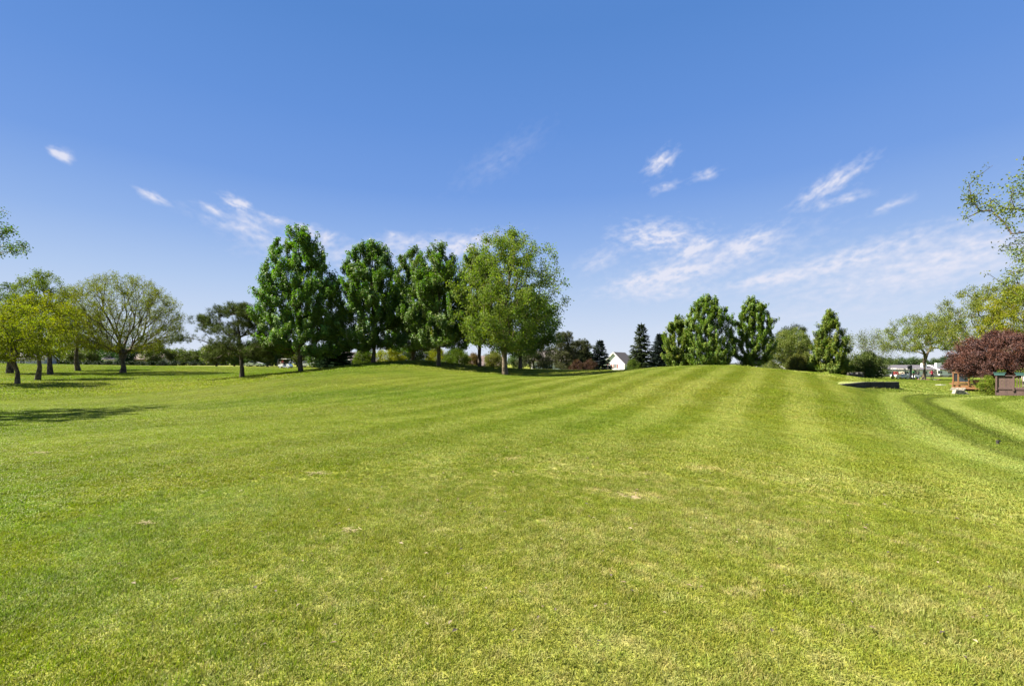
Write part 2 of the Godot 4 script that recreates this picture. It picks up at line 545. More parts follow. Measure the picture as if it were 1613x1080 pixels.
func weave(trunk: PackedVector3Array, tips: Array, P: Dictionary) -> Dictionary:
	# joins every tip to the nearest fitting point of what has grown so far
	var pos := PackedVector3Array()
	var par := PackedInt32Array()
	var pl := PackedFloat32Array()
	var dir := PackedVector3Array()
	var chains := []
	for i in trunk.size():
		pos.append(trunk[i]); par.append(i - 1)
		pl.append(0.0 if i == 0 else pl[i - 1] + trunk[i].distance_to(trunk[i - 1]))
		dir.append((trunk[mini(i + 1, trunk.size() - 1)] - trunk[maxi(i - 1, 0)]).normalized())
	var first: int = P.get("first", 1)
	var alpha: float = P.get("alpha", .35)
	var rise: float = P.get("rise", .8)
	var rmin: float = P.get("rmin", .1)
	var seg: float = P.get("seg", .9)
	var bend: float = P.get("bend", .5)
	var lift: float = P.get("lift", 0.0)
	var hub := trunk[first]
	tips.sort_custom(func(a, b): return hub.distance_squared_to(a) < hub.distance_squared_to(b))
	var tipn := PackedInt32Array()
	for t: Vector3 in tips:
		var best := first
		var bc := 1e9
		for i in range(first, pos.size()):
			var o := t - pos[i]
			var l := o.length()
			var c := l + alpha * pl[i]
			if c >= bc: continue
			c += maxf(0, .35 * l - o.dot(dir[i])) * .9 + rise * maxf(0, rmin * l - o.y)
			if c < bc:
				bc = c
				best = i
		var a := pos[best]
		var o := t - a
		var l := o.length()
		var m := clampi(int(ceil(l / seg)), 1, 7)
		var ctl := a + (dir[best] * bend + o / maxf(l, .01) * (1 - bend) + Vector3(0, lift, 0)) * l * .5
		var prev := best
		var chain := PackedInt32Array([best])
		for k in range(1, m + 1):
			var s := float(k) / m
			var q := a * (1 - s) * (1 - s) + ctl * 2 * s * (1 - s) + t * s * s
			if k < m: q += rdir() * seg * .07
			pos.append(q); par.append(prev)
			pl.append(pl[prev] + q.distance_to(pos[prev]))
			dir.append((q - pos[prev]).normalized())
			prev = pos.size() - 1
			chain.append(prev)
		chains.append(chain)
		tipn.append(prev)
	var carry := PackedFloat32Array()
	carry.resize(pos.size())
	for i in tipn: carry[i] += 1.0
	for i in range(pos.size() - 1, 0, -1): carry[par[i]] += carry[i]
	var rad := PackedFloat32Array()
	var rt: float = P.get("rtip", .012)
	var ex: float = P.get("rexp", .48)
	for i in pos.size(): rad.append(rt * pow(maxf(carry[i], 1.0), ex))
	var base: float = P.get("rbase", .2)
	var T := trunk.size()
	for i in T:
		var f := float(i) / (T - 1)
		rad[i] = maxf(rad[i] * (1.0 if i >= first else 0.0), base * lerpf(1.0, .12, pow(f, .9)))
	rad[0] *= 1.18
	var mb := MB.new()
	var tp := PackedVector3Array(); var tr := PackedFloat32Array()
	for i in T:
		tp.append(pos[i]); tr.append(rad[i])
	mb.tube(tp, tr, 9)
	for chain: PackedInt32Array in chains:
		var cp := PackedVector3Array(); var cr := PackedFloat32Array()
		for k in chain.size():
			cp.append(pos[chain[k]])
			cr.append(rad[chain[k]] if k > 0 else minf(rad[chain[0]], rad[chain[1]] * 1.25))
		cr[cr.size() - 1] *= .5
		mb.tube(cp, cr, 6 if cr[0] > .06 else (4 if cr[0] > .025 else 3))
	return {"pos": pos, "dir": dir, "chains": chains, "mesh": mb}

func profile(pts: Array, u: float) -> float:
	for i in pts.size() - 1:
		if u <= pts[i + 1][0]:
			return lerpf(pts[i][1], pts[i + 1][1], clampf((u - pts[i][0]) / (pts[i + 1][0] - pts[i][0]), 0, 1))
	return pts[-1][1]

func trunk_path(h: float, bole: float, lean: Vector3, steps: int, wob: float) -> PackedVector3Array:
	var p := PackedVector3Array([Vector3(0, -.15, 0)])
	for i in range(1, steps + 1):
		var f := float(i) / steps
		p.append(Vector3(0, h * f, 0) + lean * f * f + Vector3(rng.randfn(), 0, rng.randfn()) * wob * (1.0 if i < steps else .3))
	return p

var proto := {}
func leafm(key: String) -> Mesh: return proto[key]

# a broadleaf tree; P: h, w, bole, pro(file), tips, leaf key, size, per (sprigs a tip), col, var, off(set of the crown)
func tree(called: String, label: String, at: Vector3, P: Dictionary, group := "", seed_ := 1) -> Node3D:
	rng.seed = seed_ * 7919 + 13
	var t := thing(called, label, P.get("cat", "tree"), at, 0, group)
	var h: float = P.h
	var w: float = P.w
	var bole: float = P.bole
	var th: float = P.get("leader", .96) * h
	var off: Vector3 = P.get("off", Vector3.ZERO)
	var steps := maxi(4, int(th / 1.1))
	var trunk := trunk_path(th, bole, off, steps, P.get("wob", .06))
	P.first = clampi(int(ceil(bole / th * steps)), 1, steps)
	var lump := FastNoiseLite.new()
	lump.seed = seed_
	lump.frequency = .9
	var tips := []
	var y0: float = P.get("low", bole * .75) / h
	var n: int = P.tips
	var guard := 0
	var shell: float = P.get("shell", .42)
	var ragged: float = P.get("ragged", .3)
	while tips.size() < n and guard < n * 30:
		guard += 1
		var u := lerpf(y0, 1.0, rng.randf())
		var pr := profile(P.pro, u)
		if rng.randf() > pr * 1.05 + .08: continue
		var az := rng.randf() * TAU
		var q := pow(rng.randf(), shell)
		var nn := lump.get_noise_3d(cos(az) * 1.3, u * 3.2, sin(az) * 1.3)
		var r := w * .5 * pr * (1.0 + ragged * nn * 1.6) * q
		var c := off * minf(1, u * 1.3)
		tips.append(Vector3(cos(az) * r, u * h * (1.0 + (nn * .04 if u > .85 else 0.0)), sin(az) * r * P.get("deep", 1.0)) + c)
	var W := weave(trunk, tips, P)
	part(t, "trunk", W.mesh, P.bark)
	var tr := []
	var cols := PackedColorArray()
	var per: int = P.per
	var size: float = P.size
	var base: Color = P.col
	var vary: float = P.get("vary", .22)
	var upb: float = P.get("upb", .5)
	var jit: float = P.get("jit", .25)
	var back: int = P.get("back", 2)
	for chain: PackedInt32Array in W.chains:
		var m := chain.size()
		for k in per:
			var e := m - 1 - (rng.randi() % mini(back, m - 1) if m > 1 else 0)
			var i: int = chain[e]
			var f := rng.randf()
			var p: Vector3 = W.pos[i].lerp(W.pos[chain[e - 1]], f) if k > 0 else W.pos[i]
			p += rdir() * jit * size
			var d: Vector3 = (W.dir[i] + rdir() * P.get("fan", .75) + Vector3(0, upb, 0)).normalized()
			var s := size * rf(.7, 1.25)
			var b := Basis(Quaternion(Vector3.UP, d)) * Basis(Vector3.UP, rng.randf() * TAU)
			tr.append(Transform3D(b.scaled(Vector3.ONE * s), p))
			var g := 1.0 + rng.randfn() * vary * .6
			g = clampf(g, .55, 1.6)
			var yl := rng.randfn() * vary * .35
			cols.append(Color(base.r * g * (1 + yl), base.g * g, base.b * g * (1 - yl)))
	multi(t, "crown", proto[P.leaf], P.get("lm", M.leaf), tr, cols)
	leafcount += tr.size()
	return t
var leafcount := 0

func conifer(called: String, label: String, at: Vector3, P: Dictionary, group := "", seed_ := 1) -> Node3D:
	rng.seed = seed_ * 7919 + 13
	var t := thing(called, label, "tree", at, 0, group)
	var h: float = P.h
	var w: float = P.w
	var mb := MB.new()
	mb.tube(PackedVector3Array([Vector3(0, -.15, 0), Vector3(0, h * .5, 0), Vector3(0, h * .99, 0)]), PackedFloat32Array([h * .018, h * .011, .015]), 8)
	var tr := []
	var cols := PackedColorArray()
	var base: Color = P.col
	var y: float = P.get("low", .05) * h
	var droop: float = P.droop
	while y < h * .985:
		var u := y / h
		var R := w * .5 * pow(1 - u, P.get("taper", .85)) + .12
		var nb := int(P.get("whorl", 7))
		for k in nb:
			if rng.randf() < P.get("gap", .05): continue
			var az := TAU * (k + rng.randf() * .8) / nb + y * 3.1
			var L := R * rf(.72, 1.12)
			var o := Vector3(cos(az), 0, sin(az))
			var st := Vector3(0, y + rf(-.1, .1), 0)
			var pts := PackedVector3Array()
			var rr := PackedFloat32Array()
			for s in 4:
				var f := s / 3.0
				pts.append(st + o * L * f + Vector3(0, -droop * L * f * (1.4 - .9 * f) + (1 - u) * 0 + u * u * L * .6 * f, 0))
				rr.append(lerpf(.012 + .01 * L, .004, f))
			mb.tube(pts, rr, 3)
			var m := maxi(2, int(L / P.get("step", .34)))
			for s in m:
				var f := (s + .8) / m
				var e := f * 3.0
				var i := mini(int(e), 2)
				var p := pts[i].lerp(pts[i + 1], e - i)
				var dd := (pts[i + 1] - pts[i]).normalized()
				for sg in [-1.0, 1.0]:
					var sd: Vector3 = dd.cross(Vector3.UP).normalized() * sg
					var d: Vector3 = (dd * .7 + sd * rf(.3, 1.0) * (1.0 if s < m - 1 else .3) + Vector3(0, rf(-.5, .1) * P.get("hang", .4), 0)).normalized()
					var nrm: Vector3 = (Vector3.UP + rdir() * .8)
					nrm = (nrm - d * nrm.dot(d)).normalized()
					var b := Basis(d.cross(nrm).normalized(), d, nrm)
					var sc: float = P.size * rf(.7, 1.2) * lerpf(1.0, .6, u)
					tr.append(Transform3D(b.scaled(Vector3.ONE * sc), p))
					var g := clampf(1.0 + rng.randfn() * .16, .6, 1.5)
					cols.append(Color(base.r * g, base.g * g, base.b * g))
		y += P.get("gapy", .2) * rf(.8, 1.2) * lerpf(1.15, .6, u)
	for k in 5:
		tr.append(Transform3D(Basis(Vector3.UP, k * 1.3).scaled(Vector3(.4, .7, .4) * P.size), Vector3(0, h * .985 - k * .12, 0)))
		cols.append(base)
	part(t, "trunk", mb, M.bark)
	multi(t, "crown", proto.spray, M.needle, tr, cols)
	leafcount += tr.size()
	return t

func pine(called: String, label: String, at: Vector3, P: Dictionary, group := "", seed_ := 1) -> Node3D:
	rng.seed = seed_ * 7919 + 13
	var t := thing(called, label, "tree", at, 0, group)
	var h: float = P.h
	var w: float = P.w
	var trunk := trunk_path(h * .9, P.bole, P.get("off", Vector3.ZERO), 8, .08)
	P.first = maxi(1, int(ceil(P.bole / (h * .9) * 8)))
	var tips := []
	for k in int(P.pads):
		var u := lerpf(P.get("low", P.bole * .9) / h, .96, (k + rng.randf()) / P.pads)
		var pr := profile(P.pro, u)
		var az := k * 2.4 + rf(-.5, .5)
		var r: float = w * .5 * pr * rf(P.get("lo", .35), P.get("hi", .92))
		var c: Vector3 = Vector3(cos(az) * r, u * h, sin(az) * r) + P.get("off", Vector3.ZERO) * u
		var pw: float = w * rf(.11, .19) * P.get("pad", 1.0)
		for i in int(P.get("padn", 9)):
			var q := rdir()
			tips.append(c + Vector3(q.x * pw, absf(q.y) * pw * P.get("thick", .32), q.z * pw))
	var W := weave(trunk, tips, P)
	part(t, "trunk", W.mesh, P.get("bark", M.bark))
	var tr := []
	var cols := PackedColorArray()
	var base: Color = P.col
	for chain: PackedInt32Array in W.chains:
		var m := chain.size()
		for k in int(P.per):
			var e := m - 1 - (rng.randi() % mini(2, m - 1))
			var p: Vector3 = W.pos[chain[e]] + rdir() * P.size * .55
			var d: Vector3 = (W.dir[chain[e]] * .6 + rdir() * .6 + Vector3(0, .7, 0)).normalized()
			tr.append(Transform3D(Basis(Quaternion(Vector3.UP, d)).scaled(Vector3.ONE * P.size * rf(.7, 1.2)), p))
			var g := clampf(1.0 + rng.randfn() * .18, .6, 1.5)
			cols.append(Color(base.r * g, base.g * g, base.b * g))
	multi(t, "crown", proto.needle, M.needle, tr, cols)
	leafcount += tr.size()
	return t

# ---------------------------------------------------------------- buildings
func window_part(parent: Node3D, at: Vector3, w: float, h: float, face: Basis, shutters := false, bars := 1):
	var fr := MB.new()
	fr.box(at + face * Vector3(0, h / 2 + .05, .03), Vector3(w + .2, .1, .1), face)
	fr.box(at + face * Vector3(0, -h / 2 - .06, .04), Vector3(w + .26, .12, .14), face)
	for s in [-1.0, 1.0]: fr.box(at + face * Vector3(s * (w / 2 + .05), 0, .03), Vector3(.1, h, .1), face)
	for k in bars: fr.box(at + face * Vector3(-w / 2 + w * (k + 1) / (bars + 1), 0, .028), Vector3(.06, h, .06), face)
	fr.box(at + face * Vector3(0, 0, .022), Vector3(w, .05, .05), face)
	var f := part(parent, "window", fr, M.trim)
	boxp(f, "pane", at + face * Vector3(0, 0, .01), Vector3(w, h, .02), M.glass, face)
	if shutters:
		for s in [-1.0, 1.0]: boxp(f, "shutter", at + face * Vector3(s * (w / 2 + .3), 0, .03), Vector3(.36, h + .1, .05), M.shutter, face)

func house(label: String, at: Vector3, turn: float, P: Dictionary, group := "") -> Node3D:
	var t := thing("house", label, "house", at, turn, group)
	var w: float = P.w
	var d: float = P.d
	var wh: float = P.wh
	var rh: float = P.rh
	var q := MB.new()
	q.box(Vector3(0, wh / 2 - .5, 0), Vector3(w, wh + 1.0, d))
	var g := MB.new()
	# gable triangles at both ends of the ridge (ridge along x)
	for s in [-1.0, 1.0]:
		var x: float = s * (w / 2 - .002)
		q.tri(Vector3(x, wh, -d / 2), Vector3(x, wh, d / 2), Vector3(x, wh + rh, 0))
	part(t, "wall", q, P.wall)
	var ov := .45
	var L := sqrt(d * d / 4 + rh * rh)
	var ang := atan2(rh, d / 2)
	var roof: MeshInstance3D = null
	for s in [-1.0, 1.0]:
		var b := Basis(Vector3.RIGHT, s * ang)
		var mid := Vector3(0, wh + rh / 2, s * d / 4) + b * Vector3(0, .09, s * ov / 2)
		g.box(mid, Vector3(w + 2 * ov, .16, L + ov), b)
	roof = part(t, "roof", g, P.roof)
	# barge boards along the gable edges
	var bb := MB.new()
	for e in [-1.0, 1.0]:
		for s in [-1.0, 1.0]:
			var b := Basis(Vector3.RIGHT, s * ang)
			bb.box(Vector3(e * (w / 2 + ov + .02), wh + rh / 2, s * d / 4) + b * Vector3(0, -.03, s * ov / 2), Vector3(.05, .3, L + ov), b)
	part(roof, "barge_board", bb, P.get("barge", M.trim))
	if P.has("chimney"): boxp(roof, "chimney", Vector3(P.chimney, wh + rh * .9, P.get("cz", 0.0)), Vector3(P.get("cw", .9), 1.9, .8), P.get("cm", M.brick))
	for a in P.get("win", []):
		var fb := Basis()
		var p := Vector3(a[1], a[2], d / 2)
		if a[0] == "l":
			fb = Basis(Vector3.UP, -PI / 2); p = Vector3(-w / 2, a[2], a[1])
		elif a[0] == "r":
			fb = Basis(Vector3.UP, PI / 2); p = Vector3(w / 2, a[2], a[1])
		window_part(t, p, a[3], a[4], fb, a.size() > 5 and a[5])
	for a in P.get("door", []):
		var dr := boxp(t, "door", Vector3(a[0], a[2] / 2, d / 2 + .03), Vector3(a[1], a[2], .08), a[3])
		var hd := MB.new()
		hd.box(Vector3(a[0] + a[1] * .4, 1.05, d / 2 + .09), Vector3(.06, .14, .06))
		part(dr, "handle", hd, M.steel)
	return t

# ---------------------------------------------------------------- vehicles
func wheel(parent: Node3D, at: Vector3, r: float, w: float):
	var q := MB.new()
	q.disc(at, Vector3.BACK, r, w, 16)
	var t := part(parent, "wheel", q, M.rubber)
	var k := MB.new()
	k.disc(at, Vector3.BACK, r * .55, w + .02, 12)
	part(t, "rim", k, M.white)

func golf_cart(label: String, at: Vector3, turn: float, seat: Material, group: String) -> Node3D:
	var t := thing("golf_cart", label, "golf cart", at, turn, group)
	var b := MB.new()
	b.prism([Vector2(-1.2, .38), Vector2(-1.22, .7), Vector2(-1.0, .82), Vector2(-.3, .8), Vector2(-.22, .38)], -.58, .58)
	b.prism([Vector2(-.25, .27), Vector2(-.25, .38), Vector2(.6, .38), Vector2(.6, .27)], -.56, .56)
	b.prism([Vector2(.55, .3), Vector2(.52, .78), Vector2(.72, .9), Vector2(1.05, .72), Vector2(1.22, .5), Vector2(1.22, .32)], -.56, .56)
	part(t, "body", b, M.white)
	boxp(t, "seat", Vector3(-.45, .87, 0), Vector3(.55, .14, 1.08), seat)
	boxp(t, "backrest", Vector3(-.76, 1.12, 0), Vector3(.12, .42, 1.08), seat, Basis(Vector3.BACK, .2))
	for s in [-1.0, 1.0]:
		var p := MB.new()
		p.tube(PackedVector3Array([Vector3(.72, .85, s * .5), Vector3(.5, 1.8, s * .5)]), PackedFloat32Array([.022, .022]), 6)
		part(t, "roof_post", p, M.black)
		var p2 := MB.new()
		p2.tube(PackedVector3Array([Vector3(-.95, .75, s * .5), Vector3(-1.0, 1.8, s * .5)]), PackedFloat32Array([.022, .022]), 6)
		part(t, "roof_post", p2, M.black)
		wheel(t, Vector3(.85, .23, s * .48), .23, .18)
		wheel(t, Vector3(-.8, .23, s * .48), .23, .2)
	boxp(t, "canopy", Vector3(-.22, 1.84, 0), Vector3(1.75, .09, 1.2), M.cream)
	var sw := MB.new()
	sw.tube(PackedVector3Array([Vector3(.5, .8, .28), Vector3(.25, 1.08, .28)]), PackedFloat32Array([.02, .02]), 6)
	sw.disc(Vector3(.24, 1.1, .28), Vector3(-.7, .7, 0), .17, .03, 14)
	part(t, "steering_wheel", sw, M.black)
	var rk := MB.new()
	rk.box(Vector3(-1.3, .5, 0), Vector3(.2, .05, 1.0)); rk.box(Vector3(-1.25, 1.05, 0), Vector3(.05, .05, 1.0))
	part(t, "bag_rack", rk, M.black)
	return t

func golf_bag(label: String, at: Vector3, m: Material, group: String):
	var t := thing("golf_bag", label, "golf bag", at, 0, group)
	var b := MB.new()
	b.tube(PackedVector3Array([Vector3(0, 0, 0), Vector3(0, .02, 0), Vector3(.03, .45, 0), Vector3(.06, .9, 0)]), PackedFloat32Array([.02, .13, .14, .13]), 10)
	part(t, "bag_body", b, m)
	for k in 5:
		var c := MB.new()
		var a := k * 1.3
		var top := Vector3(.08 + cos(a) * .08, 1.15 + .04 * k, sin(a) * .08)
		c.tube(PackedVector3Array([Vector3(.06, .85, 0), top]), PackedFloat32Array([.012, .012]), 5)
		c.box(top, Vector3(.06, .07, .1))
		part(t, "club", c, M.steel)

func car(label: String, at: Vector3, turn: float, m: Material):
	var t := thing("parked_car", label, "car", at, turn)
	var b := MB.new()
	b.prism([Vector2(-2.2, .35), Vector2(-2.25, .75), Vector2(-2.0, .95), Vector2(1.0, .95), Vector2(2.0, .8), Vector2(2.2, .55), Vector2(2.15, .32)], -.88, .88)
	b.prism([Vector2(-1.5, .95), Vector2(-1.0, 1.45), Vector2(.2, 1.45), Vector2(.95, .95)], -.75, .75)
	part(t, "body", b, m)
	for s in [-1.0, 1.0]:
		var w := MB.new()
		w.prism([Vector2(-1.3, .98), Vector2(-.95, 1.38), Vector2(.12, 1.38), Vector2(.7, .98)], s * .755, s * .765)
		part(t, "side_window", w, M.glass)
		for x in [-1.35, 1.35]: wheel(t, Vector3(x, .33, s * .78), .33, .22)
	boxp(t, "headlight", Vector3(2.14, .66, .6), Vector3(.08, .14, .3), M.steel)
	boxp(t, "headlight", Vector3(2.14, .66, -.6), Vector3(.08, .14, .3), M.steel)

# ---------------------------------------------------------------- people
func person(label: String, at: Vector3, turn: float, caps: Array, cols: Array, group := ""):
	var t := thing("person", label, "person", at, turn, group)
	var cell := .032
	var lo := Vector3(1e9, 1e9, 1e9)
	var hi := -lo
	for c in caps:
		for e in 2:
			var r: Vector3 = Vector3.ONE * (c[2 + e] + .06)
			lo = lo.min(c[e] - r); hi = hi.max(c[e] + r)
	var d := Vector3i(((hi - lo) / cell).ceil()) + Vector3i.ONE
	var F := PackedFloat32Array()
	F.resize(d.x * d.y * d.z)
	F.fill(1.0)
	for c in caps:
		var a: Vector3 = c[0]
		var ab: Vector3 = c[1] - a
		var l2 := maxf(ab.length_squared(), 1e-6)
		var rm: float = maxf(c[2], c[3]) + .07
		var b0 := Vector3i(((a.min(c[1]) - Vector3.ONE * rm - lo) / cell).floor()).clamp(Vector3i.ZERO, d - Vector3i.ONE)
		var b1 := Vector3i(((a.max(c[1]) + Vector3.ONE * rm - lo) / cell).ceil()).clamp(Vector3i.ZERO, d - Vector3i.ONE)
		for z in range(b0.z, b1.z + 1):
			for y in range(b0.y, b1.y + 1):
				for x in range(b0.x, b1.x + 1):
					var p := lo + Vector3(x, y, z) * cell
					var s := clampf((p - a).dot(ab) / l2, 0, 1)
					var q: float = (p - a - ab * s).length() - lerpf(c[2], c[3], s)
					var k := (z * d.y + y) * d.x + x
					var h := maxf(.035 - absf(F[k] - q), 0.0) / .035
					F[k] = minf(F[k], q) - h * h * .035 * .25
	var mb := MB.new()
	var id := {}
	for z in d.z - 1:
		for y in d.y - 1:
			for x in d.x - 1:
				var k := (z * d.y + y) * d.x + x
				var s := Vector3.ZERO
				var m := 0
				for e in [[0, 0, 0, 1, 0, 0], [0, 1, 0, 1, 1, 0], [0, 0, 1, 1, 0, 1], [0, 1, 1, 1, 1, 1], [0, 0, 0, 0, 1, 0], [1, 0, 0, 1, 1, 0], [0, 0, 1, 0, 1, 1], [1, 0, 1, 1, 1, 1], [0, 0, 0, 0, 0, 1], [1, 0, 0, 1, 0, 1], [0, 1, 0, 0, 1, 1], [1, 1, 0, 1, 1, 1]]:
					var fa := F[k + (e[2] * d.y + e[1]) * d.x + e[0]]
					var fb := F[k + (e[5] * d.y + e[4]) * d.x + e[3]]
					if (fa < 0) != (fb < 0):
						s += Vector3(e[0], e[1], e[2]).lerp(Vector3(e[3], e[4], e[5]), fa / (fa - fb))
						m += 1
				if m == 0: continue
				id[k] = mb.v.size()
				var p := lo + (Vector3(x, y, z) + s / m) * cell
				mb.v.append(p)
				mb.n.append(Vector3(F[k + 1] - F[k], F[k + d.x] - F[k], F[k + d.x * d.y] - F[k]).normalized())
				var bc := 1e9
				var bi := 0
				for c in caps:
					var ab: Vector3 = c[1] - c[0]
					var u := clampf((p - c[0]).dot(ab) / maxf(ab.length_squared(), 1e-6), 0, 1)
					var q: float = (p - c[0] - ab * u).length() - lerpf(c[2], c[3], u)
					if q < bc:
						bc = q
						bi = c[4]
				mb.c.append(cols[bi])
	for k: int in id:
		var x := k % d.x
		var y := (k / d.x) % d.y
		var z := k / (d.x * d.y)
		if x == 0 or y == 0 or z == 0: continue
		for ax in 3:
			var st: int = [1, d.x, d.x * d.y][ax]
			var u: int = [d.x, d.x * d.y, 1][ax]
			var w: int = [d.x * d.y, 1, d.x][ax]
			if (F[k] < 0) == (F[k + st] < 0): continue
			if not (id.has(k - u) and id.has(k - w) and id.has(k - u - w)): continue
			var q := [id[k], id[k - u], id[k - u - w], id[k - w]]
			if F[k] < 0: q.reverse()
			mb.ix.append_array(PackedInt32Array([q[0], q[1], q[2], q[0], q[2], q[3]]))
	part(t, "body", mb, M.cloth)
	return t

func standing(arms: int) -> Array:
	# faces +z; colours 0 shirt, 1 trousers, 2 skin, 3 hair or cap, 4 shoes
	var c := [
		[Vector3(0, 1.0, 0), Vector3(0, 1.22, 0), .15, .16, 0], [Vector3(-.09, 1.36, 0), Vector3(.09, 1.36, 0), .12, .12, 0], [Vector3(0, 1.25, .01), Vector3(0, 1.38, 0), .17, .12, 0],
		[Vector3(-.06, .95, 0), Vector3(.06, .95, 0), .13, .13, 1], [Vector3(0, 1.44, 0), Vector3(0, 1.54, .01), .055, .052, 2], [Vector3(0, 1.6, .01), Vector3(0, 1.66, .01), .085, .095, 2], [Vector3(0, 1.61, .1), Vector3(0, 1.59, .12), .014, .018, 2], [Vector3(0, 1.7, -.01), Vector3(0, 1.72, -.01), .095, .08, 3], [Vector3(0, 1.7, .08), Vector3(0, 1.69, .16), .03, .02, 3]]
	for s in [-1.0, 1.0]:
		c.append_array([[Vector3(s * .1, .92, 0), Vector3(s * .13, .5, .01), .105, .07, 1], [Vector3(s * .13, .5, .01), Vector3(s * .14, .09, -.01), .068, .05, 1], [Vector3(s * .14, .05, -.04), Vector3(s * .16, .04, .15), .045, .04, 4]])
		var sh := Vector3(s * .2, 1.38, 0)
		var el := Vector3(s * .36, 1.13, -.08) if arms == 1 else Vector3(s * .26, 1.1, -.03)
		var wr := Vector3(s * .2, 1.02, .06) if arms == 1 else Vector3(s * .24, .9, .15)
		c.append_array([[sh, sh.lerp(el, .7), .065, .058, 0], [sh.lerp(el, .7), el, .045, .042, 2], [el, wr, .042, .03, 2], [wr, wr + (wr - el).normalized() * .09, .034, .03, 2]])
	return c
func sitting() -> Array:
	# hips at the origin, faces +x
	var c := [[Vector3(0, .1, 0), Vector3(.0, .3, 0), .15, .16, 0], [Vector3(0, .45, -.09), Vector3(0, .45, .09), .12, .12, 0], [Vector3(0, .05, -.07), Vector3(0, .05, .07), .13, .13, 1], [Vector3(0, .53, 0), Vector3(.01, .62, 0), .055, .052, 2], [Vector3(.02, .68, 0), Vector3(.02, .74, 0), .085, .095, 2], [Vector3(.0, .79, 0), Vector3(.0, .8, 0), .095, .08, 3]]
	for s in [-1.0, 1.0]:
		c.append_array([[Vector3(0, .03, s * .1), Vector3(.42, .06, s * .13), .1, .07, 1], [Vector3(.42, .06, s * .13), Vector3(.48, -.38, s * .13), .065, .05, 1], [Vector3(.46, -.42, s * .13), Vector3(.62, -.43, s * .13), .045, .04, 4], [Vector3(0, .47, s * .2), Vector3(.12, .25, s * .26), .06, .05, 0], [Vector3(.12, .25, s * .26), Vector3(.38, .3, s * .16), .042, .032, 2]])
	return c

# ---------------------------------------------------------------- garden
func timber_wall(label: String, pts: Array, tops: Array, courses: int, ch: float, m: Array):
	var t := thing("timber_wall", label, "retaining wall", Vector3(pts[0].x, tops[0], pts[0].y))
	for s in pts.size() - 1:
		var a: Vector2 = pts[s] - pts[0]
		var b: Vector2 = pts[s + 1] - pts[0]
		var l := a.distance_to(b)
		var ang := -atan2(b.y - a.y, b.x - a.x)
		for c in courses:
			var x := -.05
			var k := 0
			while x < l:
				var len := minf(rf(.55, .9), l + .05 - x)
				if l - x - len < .2: len = l + .05 - x
				var f := (x + len / 2) / l
				var y: float = lerpf(tops[s], tops[s + 1], f) - tops[0] - (c + .5) * ch
				var p := a.lerp(b, f)
				boxp(t, "timber", Vector3(p.x + rf(-.012, .012), y, p.y + rf(-.015, .015)), Vector3(len - .014, ch - .012, .2), m[rng.randi() % m.size()], Basis(Vector3.UP, ang))
				x += len
				k += 1
	return t

func stone(parent: Node3D, at: Vector3, s: Vector3, m: Material):
	var q := MB.new()
	var p := []
	for i in 8:
		p.append(at + s * .5 * Vector3((1.0 if i & 1 else -1.0) * rf(.75, 1.05), (1.0 if i & 2 else -1.0) * rf(.85, 1.02), (1.0 if i & 4 else -1.0) * rf(.75, 1.05)))
	q.quad(p[0], p[2], p[3], p[1]); q.quad(p[5], p[7], p[6], p[4]); q.quad(p[4], p[6], p[2], p[0])
	q.quad(p[1], p[3], p[7], p[5]); q.quad(p[2], p[6], p[7], p[3]); q.quad(p[4], p[0], p[1], p[5])
	part(parent, "stone", q, m)

func straw_clump(at: Vector3, w: float, n: int, label: String, seed_: int):
	rng.seed = seed_
	var mb := MB.new()
	for i in n:
		var p := Vector3(rng.randfn() * w * .32, .012 + rng.randf() * .03, rng.randfn() * w * .16)
		var a := rng.randf() * PI
		var d := Vector3(cos(a), rf(-.1, .35), sin(a) * .6) * rf(.03, .09)
		var s := d.cross(Vector3.UP).normalized() * .003
		var b := rf(.7, 1.15)
		mb.col = Color(.30 * b, .24 * b, .12 * b)
		mb.quad(p - d - s, p - d + s, p + d + s, p + d - s)
	var o := part(self, numbered("dry_grass_clump"), mb, M.cloth)
	o.position = at
	o.set_meta("label", label)
	o.set_meta("category", "dry grass")

func ribbon(called: String, label: String, pts: Array, w: float, m: Material):
	var mb := MB.new()
	for i in pts.size() - 1:
		for k in 12:
			var a: Vector2 = pts[i].lerp(pts[i + 1], k / 12.0)
			var b: Vector2 = pts[i].lerp(pts[i + 1], (k + 1) / 12.0)
			var s: Vector2 = (pts[i + 1] - pts[i]).normalized().orthogonal() * w / 2
			mb.quad(on(a.x - s.x, a.y - s.y, .03), on(b.x - s.x, b.y - s.y, .03), on(b.x + s.x, b.y + s.y, .03), on(a.x + s.x, a.y + s.y, .03))
	var o := part(self, called, mb, m)
	o.set_meta("kind", "structure")
	o.set_meta("label", label)

